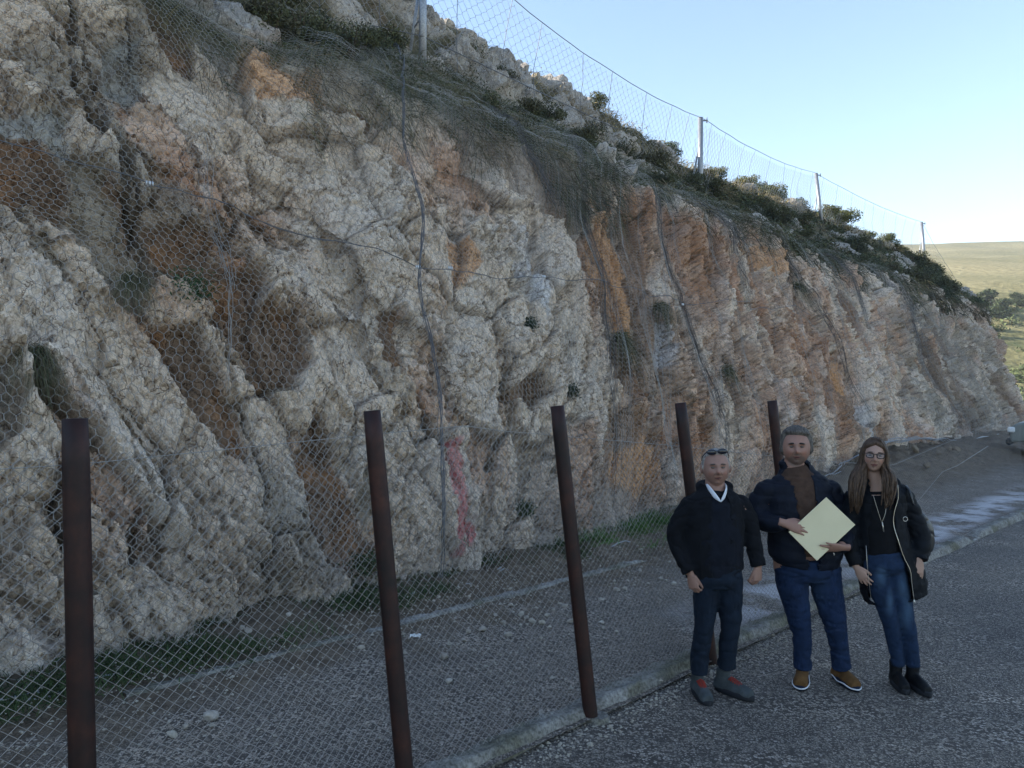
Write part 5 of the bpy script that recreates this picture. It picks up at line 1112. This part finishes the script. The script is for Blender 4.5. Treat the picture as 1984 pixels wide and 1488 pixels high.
# ---- woman on the right
def woman():
    p=Person(1745,1332,0,'woman with long brown hair, black glasses and long black coat, standing rightmost');J=p.J;E=p.e;zz=lambda py:J(0,py)[2]
    H=Head((J(1689,0)[0],-.035,zz(882)),yaw=-.38,roll=.06,k=.96,jaw=.28,fat=1.0)
    sk=skin('skin_woman',(.34,.215,.165),H,lips=(.30,.10,.10));cx=J(1700,0)[0]
    hl=hand(J(1655,1098,-.04),(.45,-.25,-.85),(-.6,-.75,-.1),-1,(.15,.3,.3),k=.88,spread=.16,thumb=.55);hr=hand(J(1769,1083,-.07),(-.12,-.15,-1),(.15,-1,.1),-1,(.2,.35,.3),k=.90,spread=.14,thumb=.45)
    parts=H.solid()+[ell(*resample([(cx,.02,zz(965)),(J(1697,0)[0],.01,zz(940)),(J(1692,0)[0],.005,zz(918)),(H.c[0],.0,zz(895))],[(.10,.075),(.055,.055),(.048,.050),(.045,.05)],10)),
        ell(*resample([J(1708,1090),J(1705,1020),J(1702,955)],[(.13,.09),(.11,.085),(.14,.08)],10))]+hl+hr
    for a in ([J(1668,980),J(1649,1030,.02),J(1654,1096,-.03)],[J(1742,968),J(1778,1020),J(1770,1080,-.06)]): parts.append(limb(a,[.032,.028,.022]))
    for a in ([J(1695,1090),J(1719,1190),J(1742,1285,.02)],[J(1727,1090),J(1750,1190),J(1770,1285,.0)]): parts.append(limb(a,[.068,.045,.032]))
    fuse('body',parts,.0044,sk,E,None,1,.27)
    ct=fabric('black_padded_coat_cloth',(.0045,.006,.009),rough=.7,spec=.15)
    bx=[J(q,0)[0] for q in (1720,1715,1712,1706,1702,1700,1698)]
    C=[ell(*resample([(J(1745,0)[0]-.015,.05,zz(1158)),(J(1733,0)[0],.04,zz(1125)),(J(1717,0)[0],.02,zz(1070)),(J(1707,0)[0],.01,zz(1015)),(J(1706,0)[0],.01,zz(970)),(J(1704,0)[0],.02,zz(945)),(J(1700,0)[0],.02,zz(930))],[(.215,.15),(.225,.16),(.19,.14),(.165,.125),(.175,.125),(.135,.095),(.08,.07)],18)),
       limb([J(1660,958,.02),J(1651,1000,.03),J(1648,1050,.02),J(1654,1094,-.03)],[.066,.062,.056,.045]),limb([J(1747,955,.02),J(1768,995,.03),J(1783,1040,.0),J(1772,1080,-.06)],[.072,.070,.064,.050])]
    a=np.linspace(-.5,math.pi+.5,12);C.append(ell(*resample([(J(1708,0)[0]+.10*math.cos(q),.03+.08*math.sin(q),zz(934)+.02*math.sin(q)) for q in a],[.034]*12,16),10,(0,0,1)))
    z_=[zz(915),zz(950),zz(1000),zz(1060),zz(1085),zz(1110),zz(1175)];xl=[J(q,0)[0] for q in (1682,1680,1677,1675,1674,1674,1680)];xr=[J(q,0)[0] for q in (1705,1722,1715,1727,1738,1744,1750)]
    C+=[ball(J(1662,962,.02),(.075,.075,.07)),ball(J(1746,958,.02),(.080,.08,.075)),ball(J(1704,950,.03),(.14,.08,.05))]
    co=fuse('coat',C,.008,ct,E,wrinkles(.004,6,10,51,.006,.085),2,.55,between(z_,xl,xr,-.02),.007)
    # bright zip edges
    fz=[(zz(q),J(x,0)[0]) for q,x in ((935,1722),(960,1723),(985,1716),(1010,1714),(1040,1719),(1070,1729),(1095,1741),(1120,1744),(1150,1748))]
    zip1=[(x+.002,-.115-(.03 if z<1.1 else 0)-(.0),z) for z,x in fz];poly_obj('zip',[tube(resample(zip1,[.003]*9,24)[0],.0022,5)],M_METAL,co)
    poly_obj('zip_pull',[tube([zip1[-1],(zip1[-1][0],zip1[-1][1]-.004,zip1[-1][2]-.022)],[.004,.008],6)],M_METAL,co)
    zl=[(J(x,0)[0],-.118,zz(q)) for q,x in ((1050,1662),(1085,1664),(1115,1667),(1150,1671))];poly_obj('zip',[tube(zl,.0016,5)],M_METAL,co)
    tp=fabric('black_top',(.004,.0045,.006),rough=.9)
    fuse('top',[ell(*resample([J(1710,1090),J(1706,1060),J(1700,1005),J(1699,968),J(1698,950)],[(.135,.105),(.135,.11),(.130,.115),(.14,.10),(.09,.065)],14))],.010,tp,E,wrinkles(.003,8,10,53),2,.6)
    jn=fabric('blue_jeans_woman',(.011,.024,.055),(.06,.11,.18),.9,[(J(1694,0)[0],zz(1110),.045,.10),(J(1746,0)[0],zz(1180),.05,.16),(J(1737,0)[0],zz(1130),.05,.12),(J(1712,0)[0],zz(1160),.035,.12)])
    fuse('jeans',[ell(*resample([J(1709,1066),J(1711,1092),J(1712,1108)],[(.135,.11),(.155,.12),(.13,.10)],6)),
        limb([J(1694,1090),J(1702,1130),J(1720,1195,-.01),J(1734,1250,.01),J(1742,1290,.02)],[(.090,.095),(.082,.09),(.057,.065),(.048,.056),(.042,.048)]),
        limb([J(1727,1090),J(1737,1135),J(1752,1195,-.01),J(1763,1250,.0),J(1769,1290,.0)],[(.090,.095),(.082,.09),(.058,.065),(.050,.058),(.042,.048)])],.008,jn,E,wrinkles(.004,6,20,55),3,.6)
    up=fabric('black_ankle_boot',(.006,.007,.009),rough=.6)
    shoe(E,J(1743,0)[0],.05,-.10,.25,.88,up,M_BLACKSOLE,'boot',.17);shoe(E,J(1771,0)[0],.01,.08,.25,.88,up,M_BLACKSOLE,'boot',.17)
    hm=hairmat('brown_hair',(.026,.015,.009),(.10,.060,.036))
    def cov(d):
        x,y,z=d[:,0],d[:,1],d[:,2];front=sstep(.66,.80,z+.22*(y+.9)+.30*np.abs(x));side=sstep(-.36,-.2,y)*sstep(-.75,-.5,z);return np.clip(np.maximum(front,side),0,1)
    h=H.hair('hair',hm,E,cov,.016,.003)
    rr=np.random.default_rng(4);L=[]
    for i in range(190):
        sx=-1 if i%2 else 1;f=rr.uniform(0,1);x0=sx*rr.uniform(.042,.082);y0=-.045+.115*f+rr.normal()*.008
        top=np.array([sx*rr.uniform(.003,.030),y0*.75-.01,.128-rr.uniform(0,.006)]);c1=np.array([x0*.98,y0,.035]);c2=np.array([x0*1.08,y0-.0,-.06])
        drop=rr.uniform(.20,.36) if sx<0 else rr.uniform(.15,.30)
        w=rr.uniform(-.02,.02);end=np.array([x0*1.25+(-.03 if sx<0 else .012)+w,-.075-.05*rr.uniform(0,1) if f<.7 else .05,-.06-drop]);c3=(c2+end)/2+np.array([sx*.015+w,-.015,.02])
        pts=[H.w([top])[0],H.w([c1])[0],H.w([c2])[0],H.w([c3])[0],H.w([end])[0]]
        q,_=resample(pts,[.01]*5,14);q=q+np.stack([.006*np.sin(np.linspace(0,9,14)+i)*np.linspace(0,1,14),0*np.linspace(0,1,14),0*np.linspace(0,1,14)],1)
        L.append(tube(q,np.interp(np.linspace(0,1,14),[0,.3,.75,1],[.005,.010,.010,.0025]),6))
    poly_obj('lock_of_hair',L,hm,h)['kind']='stuff'
    H.eyes(E,mat('brown_brow',(.05,.035,.03),rough=.9),.0026);H.mouth(E,M_MOUTH,.027,.009)
    gm=mat('black_plastic',(.008,.008,.01),rough=.3);gg=[]
    for sx in (-1,1):
        c=np.array([(sx*(.034+a*.024),-.108+.006*max(0,a),.008+b*.0165) for a,b in ((-1,.75),(-.4,1),(.5,1),(1,.8),(1,-.1),(.8,-.8),(.2,-1),(-.5,-1),(-.9,-.6),(-1,.75))]);gg.append(tube(H.w(c),.0030,6))
        gg.append(tube(H.w([(sx*.058,-.103,.020),(sx*.076,-.05,.016),(sx*.080,.01,.006)]),.002,5))
    gg.append(tube(H.w([(-.010,-.108,.018),(0,-.112,.020),(.010,-.108,.018)]),.002,5))
    g=poly_obj('glasses',gg,gm);g.location=E.location;tag(g,'black rectangular glasses worn by the woman','glasses')
    gl=mat('clear_lens',(.25,.28,.33),rough=.15);gl.node_tree.nodes['Principled BSDF'].inputs['Alpha'].default_value=.12
    for sx in (-1,1):
        V,F=ball((0,0,0),(.0235,.0012,.016));poly_obj('lens',[(H.w(V+np.array([sx*.034,-.1065,.008])),F)],gl,g)
    nk=[J(1678,955,-.10),J(1684,985,-.125),J(1690,1005,-.128)];nr=[J(1703,955,-.10),J(1698,985,-.128),J(1691,1005,-.128)]
    n=poly_obj('necklace',[tube(resample(nk,[.002]*3,10)[0],.0012,4),tube(resample(nr,[.002]*3,10)[0],.0012,4)],M_METAL);n.location=E.location;tag(n,'long thin necklace with bar pendant on the black top of the woman','necklace')
    poly_obj('pendant',[tube([J(1691,1005,-.13),J(1694,1023,-.13)],.0035,6)],M_METAL,n)
    # shoulder bag
    bg_=empty('handbag',E.location);tag(bg_,'black shoulder bag hanging behind the arm of the woman','bag')
    bmat=mat('black_leather',(.010,.012,.016),rough=.4,spec=.5)
    fuse('bag_body',[ell(*resample([J(1793,1086,.10),J(1800,1060,.10),J(1796,1020,.10),J(1785,990,.09)],[(.05,.04),(.088,.05),(.080,.045),(.03,.025)],12))],.009,bmat,bg_,wrinkles(.004,6,8,61),3)
    poly_obj('strap',[tube(resample([J(1785,1000,.08),J(1780,968,.10),J(1762,944,.05),J(1752,948,-.06),J(1757,975,-.085)],[.01]*5,20)[0],.009,6)],bmat,bg_)
    t=np.linspace(0,2*math.pi,14);c=J(1734,999,-.135);poly_obj('ring',[tube([(c[0]+.015*math.cos(q),c[1],c[2]+.015*math.sin(q)) for q in t],.0024,5)],M_METAL,bg_)
woman()
# ---- car at the right edge behind the netting
def car():
    X0,Y0=17.1,22.2;e=empty('parked_car',(X0,Y0,0),math.radians(-38));tag(e,'grey-green pickup parked past the fence, only its front corner in view','car')
    paint=mat('grey_green_car_paint',(.16,.18,.17),rough=.35,spec=.5);blk=mat('black_plastic_trim',(.015,.016,.018),rough=.6);gls=mat('dark_car_glass',(.02,.025,.03),rough=.08,spec=.6);tyre=mat('tyre_rubber',(.012,.012,.013),rough=.8);lamp=mat('headlamp_glass',(.75,.78,.8),rough=.15,spec=.6)
    # local x = car length (front at -x)
    prof=[(-2.3,.45),(-2.32,.85),(-2.15,1.02),(-1.2,1.14),(-.55,1.72),(.75,1.74),(.95,1.15),(2.3,1.12),(2.35,.5)]
    def side(x,z): return .86 if z<1.15 else .86-.26*(z-1.15)
    n=len(prof);V=[];F=[]
    for sy in (-1,1):
        for x,z in prof: V.append((x,sy*side(x,z),z))
    for x in (-2.3,2.35):
        pass
    F=[tuple(range(n-1,-1,-1)),tuple(range(n,2*n))]+[(i,(i+1)%n,n+(i+1)%n,n+i) for i in range(n)]
    b=poly_obj('body',[(V,F)],paint,e,False);bv=b.modifiers.new('b','BEVEL');bv.width=.07;bv.segments=3
    poly_obj('windscreen',[([(-1.13,-.74,1.20),(-1.13,.74,1.20),(-.62,.62,1.66),(-.62,-.62,1.66),(-1.10,-.74,1.17),(-1.10,.74,1.17),(-.59,.62,1.63),(-.59,-.62,1.63)],[(0,1,2,3),(7,6,5,4),(0,4,5,1),(1,5,6,2),(2,6,7,3),(3,7,4,0)])],gls,e,False)
    for sy in (-1,1):
        q=sy*.80;poly_obj('side_window',[([(-.9,q*1.06,1.22),(.6,q*1.06,1.22),(.6,q*.92,1.62),(-.5,q*.92,1.62),(-.9,q*1.02,1.22),(.6,q*1.02,1.22),(.6,q*.88,1.62),(-.5,q*.88,1.62)],[(0,1,2,3),(7,6,5,4),(0,4,5,1),(1,5,6,2),(2,6,7,3),(3,7,4,0)])],gls,e,False)
        V_,F_=box(-2.37,-2.18,sy*.78-.13,sy*.78+.07,.74,.90);h=poly_obj('headlight',[(V_,F_)],lamp,e,False);h.modifiers.new('b','BEVEL').width=.03
        V_,F_=box(-1.0,-.82,sy*.86+(0 if sy>0 else -.2),sy*.86+(.2 if sy>0 else 0),1.12,1.26);h=poly_obj('wing_mirror',[(V_,F_)],blk,e,False);h.modifiers.new('b','BEVEL').width=.04
        for xx in (-1.5,1.45):
            w=poly_obj('wheel',[tube([(xx,sy*.68,.36),(xx,sy*.90,.36)],.36,24)],tyre,e);poly_obj('rim',[tube([(xx,sy*.895,.36),(xx,sy*.915,.36)],.2,14)],blk,w)
            poly_obj('wheel_arch',[tube([(xx+.43*math.cos(a),sy*.865,.38+.43*math.sin(a)) for a in np.linspace(0,math.pi,12)],.04,6)],blk,e)
    V_,F_=box(-2.42,-2.25,-.86,.86,.36,.56);h=poly_obj('bumper',[(V_,F_)],blk,e,False);h.modifiers.new('b','BEVEL').width=.05
    V_,F_=box(-2.36,-2.28,-.5,.5,.66,.88);poly_obj('grille',[(V_,F_)],blk,e,False)
car()
